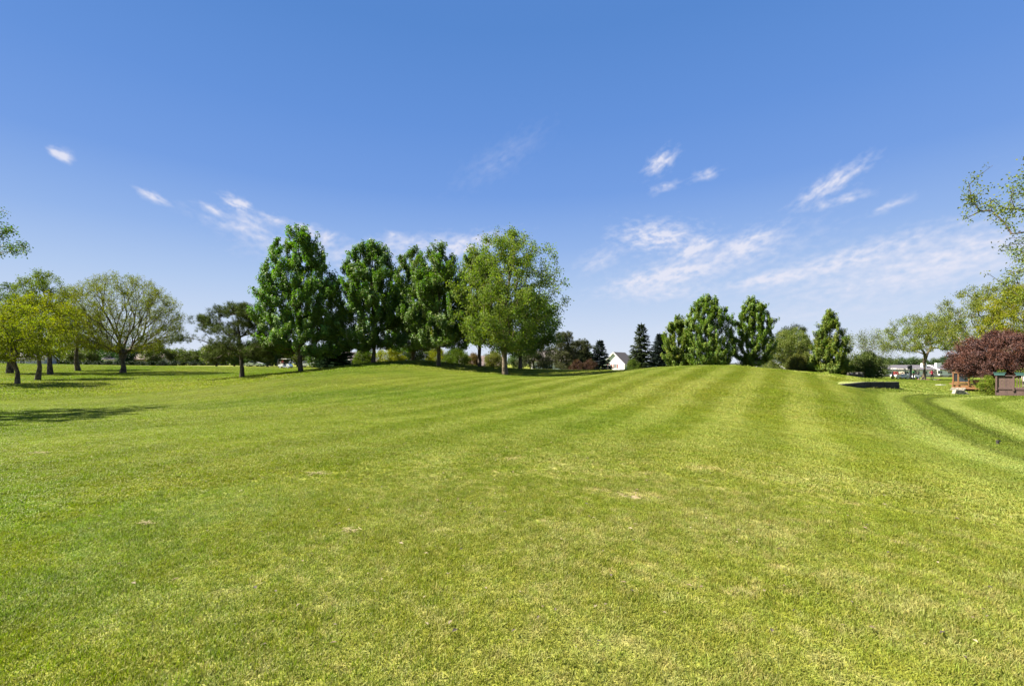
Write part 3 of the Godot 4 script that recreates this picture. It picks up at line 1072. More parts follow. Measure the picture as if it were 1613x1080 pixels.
func build_sky() -> ImageTexture:
	var Wd := 4096
	var Hh := 2048
	var im := Image.create(Wd, Hh, false, Image.FORMAT_RGBF)
	var stops := [[0.0, Color(.74, .80, .90)], [4.0, Color(.62, .72, .895)], [9.0, Color(.45, .60, .87)], [14.0, Color(.295, .465, .83)], [20.0, Color(.18, .35, .77)], [27.0, Color(.132, .295, .71)], [36.0, Color(.098, .25, .63)], [60.0, Color(.08, .21, .56)], [90.0, Color(.07, .19, .52)]]
	var rowc := []
	for y in Hh:
		var el := (0.5 - (y + .5) / Hh) * 180.0
		var c: Color = stops[-1][1]
		if el <= 0: c = Color(.16, .17, .10)
		else:
			for i in stops.size() - 1:
				if el <= stops[i + 1][0]:
					c = stops[i][1].lerp(stops[i + 1][1], (el - stops[i][0]) / (stops[i + 1][0] - stops[i][0]))
					break
		c = Color(c.r * SKY_K, c.g * SKY_K, c.b * SKY_K)
		rowc.append(c)
		im.fill_rect(Rect2i(0, y, Wd, 1), c)
	# thin clouds: azimuth, elevation, half length, half height (degrees), tilt, thickness
	var cl := [[-44.7,18.0,0.9,0.6,-20,0.90],[-38.2,16.0,1.5,0.5,-22,0.70],[-33.2,15.7,1.5,0.5,-20,0.60],[-31.0,16.6,1.5,0.8,-20,1.00],[-29.7,15.0,2.1,1.2,-20,0.45],[-27.6,15.6,1.7,0.7,-10,0.60],[-24.3,14.8,2.4,0.9,-5,0.70],[-22.0,14.3,1.3,0.9,30,0.60],[-14.5,15.1,1.5,0.7,0,0.50],[-5.7,14.3,5.4,1.3,12,0.70],[-18.9,12.0,4.9,1.2,0,0.40],[18.0,22.7,2.2,1.1,30,0.70],[22.9,20.8,1.6,0.7,10,0.50],[18.3,20.0,2.0,0.6,10,0.45],[17.6,14.8,4.6,1.7,-5,0.70],[21.8,13.1,2.8,1.2,20,0.90],[27.1,13.0,3.9,1.4,18,0.75],[18.3,10.2,6.2,1.2,10,0.85],[29.6,9.2,4.2,0.7,8,0.80],[36.0,10.2,9.0,1.4,12,0.60],[43.9,9.5,6.2,2.1,8,0.60],[35.0,17.9,3.7,1.1,27,0.70],[35.5,16.1,3.0,0.6,8,0.50],[39.7,14.9,1.9,0.5,16,0.45],[10.9,12.5,3.5,1.6,20,0.35],[18.0,8.4,6.6,1.1,0,0.45],[31.6,4.9,13.3,0.8,3,0.25],[-13.0,13.1,5.2,1.6,0,0.30],[-1.3,24.1,5.5,1.6,30,0.12],[-24,13,6,1.2,5,.42],[-12,14.4,6,1.0,8,.45],[24,11.5,9,2.2,10,.4],[40,8,10,2.0,6,.45],[-30,14,4.5,1.0,-15,.4]]
	rng.seed = 91
	for k in 34:
		cl.append([rf(54, 306), rf(7, 24), rf(2, 7), rf(.6, 1.6), rf(-10, 25), rf(.3, .75)])
	var fb := FastNoiseLite.new()
	fb.noise_type = FastNoiseLite.TYPE_SIMPLEX_SMOOTH
	fb.fractal_octaves = 5
	fb.fractal_gain = .55
	fb.frequency = .42
	fb.domain_warp_enabled = true
	fb.domain_warp_amplitude = 1.3
	fb.domain_warp_frequency = .35
	for q in cl:
		var a := deg_to_rad(q[4])
		var ca := cos(a)
		var sa := sin(a)
		var ext: float = 2.3 * maxf(q[2], q[3])
		var ce := cos(deg_to_rad(q[1]))
		var px := int(ext / ce / 360.0 * Wd)
		var py := int(2.3 * (absf(q[2] * sa) + q[3]) / 180.0 * Hh) + 2
		var cx := int(q[0] / 360.0 * Wd)
		var cy := int((.5 - q[1] / 180.0) * Hh)
		for y in range(cy - py, cy + py):
			if y < 0 or y >= Hh / 2 - 4: continue
			var el := (.5 - (y + .5) / Hh) * 180.0
			for x0 in range(cx - px, cx + px):
				var az := (x0 + .5) / Wd * 360.0
				var dx: float = (az - q[0]) * ce
				var dy: float = el - q[1]
				var lx := dx * ca + dy * sa
				var ly := dy * ca - dx * sa
				var m := exp(-(lx * lx / (q[2] * q[2]) + ly * ly / (q[3] * q[3])) * (1.6 if q[2] < 4.0 else 1.1))
				if m < .012: continue
				var n := fb.get_noise_2d(lx * 1.3 + q[0] * 9.0, ly * 2.9 + q[1] * 5.0)
				var n2_ := fb.get_noise_2d(lx * 4.0 - q[0] * 4.0, ly * 8.0 + 70.0)
				var al: float = clampf((m * 1.15 + (n * 1.3 + n2_ * .35) * (.2 + m * .8) - .13) * q[5] * 1.1, 0, .92)
				al = al * (.6 + .4 * al)
				if al <= .003: continue
				var x := posmod(x0, Wd)
				var c := im.get_pixel(x, y)
				im.set_pixel(x, y, c.lerp(Color(.80, .81, .93) * SKY_K, al))
	return ImageTexture.create_from_image(im)
const SKY_K := .26

func _ready():
	var t0 := Time.get_ticks_msec()
	var cam := Camera3D.new()
	cam.name = "camera"
	add_child(cam)
	cam.position = Vector3(0, 1.6, 0)
	cam.near = .1
	cam.far = 4000.0
	cam.set_frustum(.1 * 2 * 540.0 / 720.0, Vector2(0, .1 * 32.0 / 720.0), .1, 4000.0)
	var we := WorldEnvironment.new()
	var env := Environment.new()
	env.background_mode = Environment.BG_SKY
	env.tonemap_mode = Environment.TONE_MAPPER_LINEAR
	env.tonemap_exposure = 1.0 / SKY_K
	env.sdfgi_enabled = true
	env.ssao_enabled = true
	env.ssil_enabled = true
	var sky := Sky.new()
	var pano := PanoramaSkyMaterial.new()
	pano.panorama = build_sky()
	sky.sky_material = pano
	env.sky = sky
	we.environment = env
	we.name = "world_environment"
	add_child(we)
	var sun := DirectionalLight3D.new()
	sun.name = "sun"
	sun.light_energy = 1.6
	sun.light_color = Color(1, .97, .91)
	sun.light_angular_distance = .53
	sun.shadow_enabled = true
	add_child(sun)
	sun.look_at_from_position(SUN_TO * 100, Vector3.ZERO)
	print("sky ", Time.get_ticks_msec() - t0)

	# materials
	M.bark = tex(mat(.115, .09, .065, .95), grain(2, .02, .3, 1.3, 4, 256), Vector3(1.2, .35, 1.2))
	M.bark_brown = tex(mat(.20, .155, .10, .95), grain(3, .02, .35, 1.2, 4, 256), Vector3(1.4, .4, 1.4))
	M.leaf = vmat(.45, Color(.75, .9, .3))
	M.leaf_light = vmat(.6, Color(.9, .95, .3))
	M.leaf_purple = vmat(.45, Color(.55, .35, .25))
	M.needle = vmat(.8, Color(.3, .35, .1))
	for lm in [M.leaf, M.leaf_light, M.leaf_purple, M.needle]: lm.metallic_specular = .35
	M.needle.metallic_specular = .15
	M.leaf_light.metallic_specular = .15
	M.leaf_purple.metallic_specular = .15
	M.cloth = vmat(.85)
	M.trim = mat(.72, .71, .69, .6)
	M.white = mat(.78, .78, .76, .35)
	M.cream = mat(.70, .66, .56, .5)
	M.siding_white = mat(.74, .72, .68, .7)
	M.siding_grey = mat(.34, .35, .37, .8)
	M.siding_beige = mat(.52, .43, .37, .8)
	M.roof_brown = tex(mat(.115, .095, .088, .9), grain(7, .05, .6, 1.1, 3, 256), Vector3(.5, .5, .5))
	M.roof_pink = tex(mat(.19, .14, .13, .9), grain(7, .05, .6, 1.1, 3, 256), Vector3(.5, .5, .5))
	M.roof_grey = tex(mat(.115, .105, .12, .9), grain(7, .05, .6, 1.1, 3, 256), Vector3(.5, .5, .5))
	M.brick = mat(.30, .16, .12, .9)
	M.shutter = mat(.28, .09, .08, .6)
	M.glass = mat(.035, .045, .06, .08)
	M.steel = mat(.55, .55, .57, .35, .8)
	M.black = mat(.018, .018, .02, .5)
	M.rubber = mat(.02, .02, .02, .8)
	M.navy = mat(.035, .05, .10, .5)
	M.green_paint = mat(.04, .10, .09, .5)
	M.seat_tan = mat(.42, .36, .28, .6)
	M.seat_red = mat(.20, .03, .03, .6)
	M.tim_a = tex(mat(.040, .034, .028, .95), grain(11, .03, .5, 1.2, 4, 256), Vector3(1, 5, 1))
	M.tim_b = tex(mat(.060, .052, .043, .95), grain(12, .03, .5, 1.2, 4, 256), Vector3(1, 5, 1))
	M.cedar = tex(mat(.27, .12, .048, .7), grain(13, .03, .65, 1.15, 4, 256), Vector3(.8, 7, .8))
	M.cedar_b = tex(mat(.23, .10, .04, .7), grain(14, .03, .65, 1.15, 4, 256), Vector3(.8, 7, .8))
	M.brown_a = tex(mat(.105, .062, .05, .75), grain(15, .03, .65, 1.15, 4, 256), Vector3(5, .7, 5))
	M.brown_b = tex(mat(.085, .05, .042, .75), grain(16, .03, .65, 1.15, 4, 256), Vector3(5, .7, 5))
	M.stone_a = tex(mat(.50, .44, .36, .9), grain(17, .02, .5, 1.15, 4, 256), Vector3(1.5, 1.5, 1.5))
	M.stone_b = tex(mat(.40, .36, .31, .9), grain(18, .02, .5, 1.15, 4, 256), Vector3(1.5, 1.5, 1.5))
	M.concrete = tex(mat(.44, .42, .39, .9), grain(19, .03, .7, 1.1, 4, 256), Vector3(.4, .4, .4))
	M.soil = tex(mat(.16, .12, .085, .95), grain(20, .05, .5, 1.2, 4, 256), Vector3(1, 1, 1))
	proto.maple = sprig_maple(3)
	proto.locust = sprig_locust(4)
	proto.ash = sprig_ball(15, 15, .2)
	proto.ball = sprig_ball(5, 18, .2)
	proto.small = sprig_ball(6, 14, .15)
	proto.shrub = sprig_ball(8, 22, .17)
	proto.sparse = sprig_ball(11, 8, .13)
	proto.needle = sprig_needles(7, 46, .014, 1.0)
	proto.spray = sprig_spray(9)

	n1.seed = 3; n1.frequency = .055; n1.fractal_octaves = 3
	n2.seed = 8; n2.frequency = .42; n2.fractal_octaves = 4
	n3.seed = 12; n3.frequency = .25; n3.fractal_octaves = 3
	UM = asinh_(1500.0 / 3.0)
	V1 = UM
	V0 = -asinh_(120.0 / 3.0)
	solve_terrain()
	print("terrain ", Time.get_ticks_msec() - t0)
	build_ground()
	print("ground ", Time.get_ticks_msec() - t0)
	rng.seed = 5
	build_grass()
	print("grass ", Time.get_ticks_msec() - t0)
	build_trees()
	print("trees ", Time.get_ticks_msec() - t0, " sprigs ", leafcount)
	build_places()
	print("places ", Time.get_ticks_msec() - t0)

const MAPLE := [[.0, .6], [.1, .8], [.2, .98], [.35, 1.0], [.5, .95], [.65, .84], [.8, .64], [.9, .44], [.96, .27], [1.0, .1]]
const ROUND := [[0, .3], [.25, .6], [.4, .9], [.6, 1.0], [.75, .9], [.88, .65], [.96, .35], [1.0, .12]]
const VASE := [[0, .2], [.25, .45], [.38, .85], [.55, 1.0], [.7, 1.0], [.85, .8], [.94, .5], [1, .2]]
const FLAT := [[0, .2], [.3, .5], [.45, .9], [.6, 1.0], [.75, .95], [.88, .7], [.96, .4], [1, .15]]
const DOME := [[0, .85], [.2, 1.0], [.45, 1.0], [.65, .88], [.8, .68], [.92, .4], [1, .12]]

func maple(label: String, x: float, z: float, h: float, w: float, seed_: int, col: Color, o := {}):
	var P := {"h": h, "w": w, "bole": h * .11, "low": h * .09, "pro": MAPLE, "tips": int(340 * w / 6.5), "leaf": "maple", "size": .98, "per": 11, "col": col, "vary": .32, "upb": 1.2, "fan": .5, "jit": .15, "back": 3, "alpha": .25, "rise": 1.6, "rmin": .45, "seg": 1.0, "bend": .2, "lift": -.15, "rbase": h * .0165, "bark": M.bark, "shell": .5, "ragged": .2}
	rng.seed = seed_ * 31
	P.col = Color(col.r * rf(.85, 1.25), col.g * rf(.92, 1.1), col.b * rf(.8, 1.2))
	P.merge(o, true)
	tree("maple_tree", label, on(x, z), P, "maple trees", seed_)

func build_trees():
	var dark := Color(.15, .208, .05)
	var mid := Color(.16, .22, .034)
	# the maples on the mound
	maple("tall dense green maple standing alone between the dark pine and the clump on the mound", -20.8, -45, 13.6, 8.9, 1, dark, {"off": Vector3(-.2, 0, 0)})
	maple("dense green maple on the mound, nearest of its clump to the lone tall maple", -14, -46, 11.8, 7.4, 2, dark, {"ragged": .3, "low": 1.0})
	maple("narrow green maple on the crest of the mound, rearmost of the clump", -11.3, -52, 12.4, 6.6, 3, dark, {"bole": 1.0, "low": 1.2})
	maple("green maple with slim trunk in the middle of the mound clump", -7.1, -44, 11.3, 6.8, 4, dark, {"per": 8, "ragged": .32, "low": 1.5})
	maple("dark maple behind the pale open tree on the mound", -3.4, -48, 11.6, 7.0, 5, Color(.125, .18, .045), {"bole": 2.2, "low": 2.3})
	tree("ash_tree", "pale yellow-green open-crowned tree on the front slope of the mound, brown trunk", on(-.6, -40), {"h": 12.6, "w": 9.8, "bole": 2.3, "low": 2.1, "pro": ROUND, "tips": 560, "leaf": "ash", "size": .7, "per": 6, "col": Color(.155, .212, .045), "lm": M.leaf_light, "vary": .3, "alpha": .3, "rbase": .25, "bark": M.bark_brown, "off": Vector3(.6, 0, 0), "seg": 1.0, "rise": 1.0, "rmin": .2, "ragged": .45, "shell": .55, "upb": .3}, "", 6)
	tree("ash_tree", "smaller green tree with low spreading crown at the rear right of the mound clump", on(.9, -50), {"h": 8.4, "w": 7.6, "bole": 2.1, "low": 1.6, "pro": ROUND, "tips": 260, "leaf": "ash", "size": .8, "per": 8, "col": Color(.10, .15, .024), "vary": .25, "rbase": .2, "bark": M.bark, "off": Vector3(1.3, 0, 0), "rmin": .1, "ragged": .3}, "", 7)
	# maples beyond the striped ridge
	maple("small bright green maple beyond the ridge, beside the blue spruce", 27.3, -75, 8.6, 5.2, 8, mid, {"bole": .5, "low": .4, "tips": 240})
	maple("broad bright green maple beyond the ridge, tallest of that row", 31, -72, 11.3, 7.9, 9, mid, {"bole": .6, "low": .4, "tips": 420})
	maple("bright green maple beyond the ridge with forked top, before a brown roof", 37.9, -72, 11, 6.5, 10, mid, {"bole": .7, "low": .6, "tips": 300, "ragged": .3})
	maple("slim pointed bright green maple between two bushes beyond the ridge", 50.1, -72, 9.7, 6, 11, Color(.165, .225, .034), {"bole": .8, "low": .3, "tips": 270, "ragged": .22, "pro": [[0, .9], [.2, 1], [.4, .9], [.6, .72], [.8, .45], [.92, .25], [1, .08]]})
	tree("bare_tree", "thin twiggy tree with hardly any leaves between two bright maples", on(35.6, -80), {"h": 10.5, "w": 4.4, "bole": 1.5, "pro": VASE, "tips": 150, "leaf": "sparse", "size": .4, "per": 1, "col": Color(.14, .12, .06), "rbase": .12, "bark": M.bark, "alpha": .5, "rtip": .02}, "", 12)
	# left row
	var Y := Color(.19, .215, .024)
	var loc := {"h": 6.3, "w": 6.8, "bole": 1.6, "low": 2.0, "pro": FLAT, "tips": 230, "leaf": "ash", "size": .62, "per": 5, "col": Y, "lm": M.leaf_light, "leader": .6, "rbase": .17, "bark": M.bark, "off": Vector3(-.6, 0, 0), "alpha": .15, "rmin": 0.0, "ragged": .3, "wob": .12, "upb": .25}
	tree("locust_tree", "low yellow-green tree with slanting forked trunk, first of the row in the hollow", on(-39, -36), loc.duplicate(), "row of trees in the hollow", 21)
	var l2 := loc.duplicate(); l2.merge({"h": 8.2, "w": 6.0, "bole": 2.5, "low": 3.0, "off": Vector3(.2, 0, 0), "rbase": .22, "tips": 250, "col": Color(.20, .22, .024)}, true)
	tree("locust_tree", "yellow-green tree with straight dark trunk, second of the row in the hollow", on(-44.7, -43), l2, "row of trees in the hollow", 22)
	var l3 := loc.duplicate(); l3.merge({"h": 12.2, "w": 7.2, "bole": 2.8, "low": 3.6, "off": Vector3(-.8, 0, 0), "rbase": .27, "tips": 380, "col": Color(.135, .175, .024), "leader": .8}, true)
	tree("locust_tree", "tallest green tree of the row in the hollow", on(-54.6, -54), l3, "row of trees in the hollow", 23)
	var l0 := loc.duplicate(); l0.merge({"h": 10.8, "w": 7.0, "bole": 2.6, "low": 3.4, "off": Vector3(-.5, 0, 0), "rbase": .33, "tips": 300, "col": Color(.075, .115, .02), "leader": .8}, true)
	tree("locust_tree", "dark green tree with the thickest trunk behind the row in the hollow", on(-60.5, -55), l0, "row of trees in the hollow", 24)
	var l4 := loc.duplicate(); l4.merge({"h": 9.0, "w": 7.2, "bole": 3.1, "low": 2.9, "off": Vector3(.3, 0, 0), "rbase": .3, "tips": 280, "per": 4, "col": Color(.15, .165, .025), "leader": .7}, true)
	tree("locust_tree", "yellowish tree with crooked trunk next to the wide fan-shaped tree", on(-58.9, -62), l4, "row of trees in the hollow", 25)
	tree("fan_tree", "wide fan-shaped tree of many bare radiating limbs with thin new leaves", on(-46.9, -55), {"h": 11.7, "w": 12.6, "bole": 1.9, "low": 2.7, "pro": [[0, .3], [.22, .55], [.3, .82], [.45, 1.0], [.6, 1.0], [.75, .92], [.86, .75], [.95, .48], [1, .22]], "tips": 1250, "leaf": "small", "size": .6, "per": 6, "col": Color(.17, .185, .025), "lm": M.leaf_light, "leader": .24, "rbase": .34, "bark": M.bark, "alpha": .8, "rise": .1, "rmin": -.2, "seg": 1.1, "bend": .4, "shell": .22, "ragged": .04, "rtip": .012, "rexp": .5, "upb": .2, "jit": .5}, "", 26)
	# off to the left, reaching into view and shading the hollow
	tree("locust_tree", "green tree at the left edge reaching a leafy branch over the shaded lawn", on(-24.3, -15.6), {"h": 9.5, "w": 11.6, "bole": 2.6, "low": 6.6, "pro": FLAT, "tips": 420, "leaf": "ash", "size": .36, "per": 11, "col": Color(.10, .14, .022), "leader": .7, "rbase": .24, "bark": M.bark, "alpha": .2, "rmin": 0.0, "ragged": .4, "seg": .8, "upb": .3}, "", 27)
	# off to the right
	tree("locust_tree", "feathery green tree at the right edge with airy branches against the sky", on(20.3, -14.2), {"h": 9.9, "w": 9.6, "bole": 2.6, "low": 4.4, "pro": [[0, .3], [.4, .5], [.52, .8], [.65, .95], [.8, 1.0], [.9, .85], [1, .4]], "tips": 480, "leaf": "ash", "size": .34, "per": 8, "col": Color(.15, .185, .03), "lm": M.leaf_light, "leader": .7, "rbase": .22, "bark": M.bark, "alpha": .2, "rmin": 0.0, "ragged": .5, "seg": .7, "upb": .2, "jit": .4}, "", 28)
	# right group
	var lr := {"h": 10.9, "w": 13.4, "bole": 2.3, "low": 4.9, "pro": [[0, .2], [.4, .6], [.45, .9], [.6, 1.0], [.75, .9], [.88, .65], [.96, .4], [1, .15]], "tips": 460, "leaf": "ash", "size": .75, "per": 4, "col": Color(.155, .19, .028), "lm": M.leaf_light, "leader": .26, "rbase": .32, "bark": M.bark_brown, "alpha": .12, "rise": .8, "rmin": -.05, "ragged": .35, "wob": .15, "upb": .25, "rexp": .5}
	tree("locust_tree", "wide umbrella-shaped tree with forked brown trunk beside the golf carts", on(68.5, -76), lr.duplicate(), "", 29)
	var lr2 := lr.duplicate(); lr2.merge({"h": 12.8, "w": 15.5, "tips": 520, "low": 3.2, "col": Color(.16, .185, .035), "per": 5, "leader": .4}, true)
	tree("locust_tree", "large pale green open tree behind the purple-leaved tree", on(63.4, -60), lr2, "", 30)
	var lr3 := lr.duplicate(); lr3.merge({"h": 11.0, "w": 9.6, "tips": 420, "low": 3.0, "col": Color(.21, .22, .018), "per": 6, "leader": .5, "size": .65}, true)
	tree("locust_tree", "golden-green leafy tree rising over the brown deck", on(56.6, -50), lr3, "", 31)
	tree("plum_tree", "rounded purple-leaved tree spreading over the cedar deck", on(41.3, -38.0), {"h": 4.9, "w": 8.0, "bole": 1.2, "low": 1.3, "pro": [[0, .7], [.3, .9], [.5, 1.0], [.68, .93], [.84, .72], [.95, .42], [1, .15]], "tips": 520, "leaf": "shrub", "size": .55, "per": 11, "col": Color(.10, .052, .042), "lm": M.leaf_purple, "leader": .5, "rbase": .16, "bark": M.bark, "alpha": .12, "rmin": -.3, "ragged": .05, "seg": .7, "upb": .1, "shell": .36, "vary": .4}, "", 32)
	# conifers
	pine("pine_tree", "dark shaggy pine with bare trunk standing alone on the lawn", on(-26.6, -45), {"h": 7.0, "w": 8.6, "bole": 1.6, "low": 1.5, "pads": 40, "padn": 10, "pad": .95, "thick": .3, "per": 8, "size": .52, "col": Color(.075, .098, .022), "lo": .28, "hi": 1.08, "pro": [[0, .9], [.25, 1.0], [.5, .95], [.75, .75], [.95, .5], [1, .4]], "off": Vector3(-.5, 0, 0), "rbase": .22, "alpha": .15, "rmin": -.05, "bark": M.bark}, "", 41)
	var pro := [[0, .8], [.2, 1], [.5, .95], [.8, .65], [1, .3]]
	pine("pine_tree", "dark olive pine behind the shaded foot of the mound", on(9.3, -85), {"h": 7.6, "w": 6.6, "bole": .8, "low": .8, "pads": 30, "per": 8, "size": .62, "col": Color(.06, .066, .026), "pro": pro, "rbase": .2}, "dark pines behind the mound", 42)
	pine("pine_tree", "lower dark pine between the olive pine and the blue-grey spruce", on(13, -90), {"h": 6.6, "w": 6.4, "bole": .6, "low": .6, "pads": 30, "per": 8, "size": .62, "col": Color(.05, .058, .022), "pro": pro, "rbase": .2}, "dark pines behind the mound", 43)
	pine("pine_tree", "grey-green pine seen under the low branches at the right of the mound clump", on(3.6, -74), {"h": 5.4, "w": 6.4, "bole": .5, "low": .5, "pads": 26, "per": 8, "size": .6, "col": Color(.07, .08, .035), "pro": pro, "rbase": .2}, "dark pines behind the mound", 44)
	conifer("spruce_tree", "broad dark spruce behind the lone tall maple", on(-26.9, -70), {"h": 6.9, "w": 5.8, "col": Color(.028, .055, .022), "droop": .15, "size": .75, "taper": .7, "low": .03}, "", 45)
	conifer("spruce_tree", "dense blue-grey spruce beside the white gabled house", on(17.3, -90), {"h": 6.6, "w": 4.7, "col": Color(.045, .062, .05), "droop": .1, "size": .7}, "", 46)
	conifer("spruce_tree", "tall gappy spruce with drooping branches beside the white gabled house", on(26.9, -95), {"h": 10.1, "w": 6.2, "col": Color(.04, .055, .022), "droop": .45, "size": .85, "gap": .18, "gapy": .36, "whorl": 7, "hang": 1.3, "taper": .8}, "", 47)
	conifer("spruce_tree", "dense dark spruce between the gappy spruce and the small bright maple", on(32.4, -100), {"h": 8.4, "w": 5.6, "col": Color(.028, .042, .034), "droop": .1, "size": .8}, "", 48)
	conifer("spruce_tree", "small pointed dark spruce top rising between the pines", on(15.4, -96), {"h": 6.3, "w": 3.6, "col": Color(.03, .05, .022), "droop": .2, "size": .7}, "", 49)
	# bushes and trees behind the ridge
	var bs := {"h": 7.6, "w": 10.2, "bole": .5, "low": .3, "pro": DOME, "tips": 300, "leaf": "shrub", "size": .9, "per": 7, "col": Color(.145, .17, .032), "leader": .5, "rbase": .12, "bark": M.bark, "alpha": .15, "rmin": -.05, "ragged": .3, "seg": 1.2, "upb": .1, "cat": "bush", "shell": .4}
	tree("willow_bush", "big rounded olive-green bush with a brown roof beside it", on(47.6, -78), bs.duplicate(), "", 51)
	var b2 := bs.duplicate(); b2.merge({"h": 8.0, "w": 8.6, "tips": 280, "per": 5, "leaf": "sparse", "size": 1.0, "col": Color(.125, .145, .04), "pro": ROUND, "alpha": .3}, true)
	tree("willow_bush", "tall airy bush of grey-green twigs beside the rock edging", on(58.8, -76), b2, "", 52)
	var b2b := bs.duplicate(); b2b.merge({"h": 4.2, "w": 6.0, "tips": 150, "col": Color(.10, .13, .03)}, true)
	tree("willow_bush", "low olive bush at the foot of the airy bush", on(57.6, -74.5), b2b, "", 59)
	var b3 := bs.duplicate(); b3.merge({"h": 10.6, "w": 7.4, "tips": 220, "col": Color(.045, .055, .025), "pro": ROUND, "bole": 2.0, "low": 2.0, "cat": "tree"}, true)
	tree("round_tree", "dark round-topped tree behind the olive-green bush", on(58.5, -95), b3, "", 53)
	var sh := {"h": 2.6, "w": 3.4, "bole": .2, "low": .1, "pro": DOME, "tips": 110, "leaf": "shrub", "size": .62, "per": 6, "col": Color(.22, .235, .02), "lm": M.leaf_light, "leader": .4, "rbase": .05, "bark": M.bark, "alpha": .1, "rmin": -.1, "ragged": .3, "seg": .8, "upb": .1, "cat": "bush", "shell": .4}
	var shr := [["bright yellow-green bush beside the thick-trunked maple on the mound", -16.0, -60, 2.7, 3.8, 0], ["bright yellow-green bush under the middle maple of the mound", -10.4, -64, 2.6, 3.2, 0], ["leafy green bush left of the thick-trunked maple on the mound", -19.4, -60, 2.2, 2.6, 1], ["green bush behind the slim maple trunk on the mound", -7.6, -62, 2.4, 4.0, 1], ["pale olive bush behind the brown-trunked tree", -2.6, -66, 2.2, 3.2, 2], ["reddish twiggy bush between the maple trunks by the pink roof", -5.6, -66, 1.8, 2.6, 3], ["purple-leaved bush under the dark pines", 11.4, -80, 2.0, 2.4, 4], ["purple-leaved bush beside the blue-grey spruce", 14.0, -82, 2.2, 2.6, 4], ["dark green bush beside the gappy spruce", 24.4, -92, 2.4, 3.0, 1], ["dark leafy bush in front of the right-hand maple trunks on the mound", -13.0, -62, 2.6, 3.0, 5], ["low green bush before the tall brown-roofed house", 39.5, -86, 2.4, 3.4, 1], ["green bush left of the slim pointed maple", 46.2, -74, 2.6, 3.6, 2], ["yellow-green bush right of the slim pointed maple", 53.2, -73.4, 3.0, 3.6, 6]]
	var sc := [Color(.23, .24, .02), Color(.085, .125, .022), Color(.14, .145, .04), Color(.13, .09, .05), Color(.09, .05, .045), Color(.03, .05, .018), Color(.12, .16, .02)]
	var k := 60
	for q in shr:
		var P := sh.duplicate()
		P.merge({"h": q[3] + .4, "w": q[4], "col": sc[q[5]]}, true)
		tree("shrub", q[0], on(q[1], q[2]), P, "", k)
		k += 1
	# distant trees
	var far := {"h": 8.0, "w": 8.0, "bole": 1.6, "low": 1.2, "pro": ROUND, "tips": 70, "leaf": "ball", "size": 1.7, "per": 6, "leader": .6, "rbase": .22, "bark": M.bark, "alpha": .15, "rmin": -.05, "ragged": .35, "seg": 2.0, "upb": .1, "shell": .4, "jit": .3}
	var fl := ["mid green tree in the distant tree line across the fairway", "dark green tree in the distant tree line across the fairway", "yellowish tree in the distant tree line across the fairway"]
	var fc := [Color(.075, .11, .035), Color(.042, .075, .028), Color(.125, .135, .035)]
	rng.seed = 77
	var spots := []
	for i in 30:
		var z := -rf(150, 195)
		var pxx := -1.16 + i * .0208 + rf(-.008, .008)
		spots.append([pxx * -z, z, rf(5.5, 8.6) * (1.0 if i < 18 or i > 24 else .85), rf(6, 9.5), rng.randi() % 3])
	for i in 9:
		var z := -rf(105, 130)
		spots.append([(-.64 + i * .028 + rf(-.01, .01)) * -z, z, rf(3.4, 5.2), rf(4.5, 6.5), [2, 0, 2, 0, 1][i % 5]])
	for i in 12:
		var z := -rf(205, 230)
		spots.append([(.79 + i * .022 + rf(-.006, .006)) * -z, z, rf(6.2, 7.8), rf(8, 11), i % 2])
	for i in 8:
		var z := -rf(150, 175)
		spots.append([(-.32 + i * .068 + rf(-.01, .01)) * -z, z, rf(6.0, 8.0), rf(7, 9), rng.randi() % 3])
	k = 100
	for q in spots:
		var P := far.duplicate()
		P.merge({"h": q[2], "w": q[3], "col": fc[q[4]]}, true)
		tree("distant_tree", fl[q[4]], on(q[0], q[1]), P, "distant tree line", k)
		k += 1

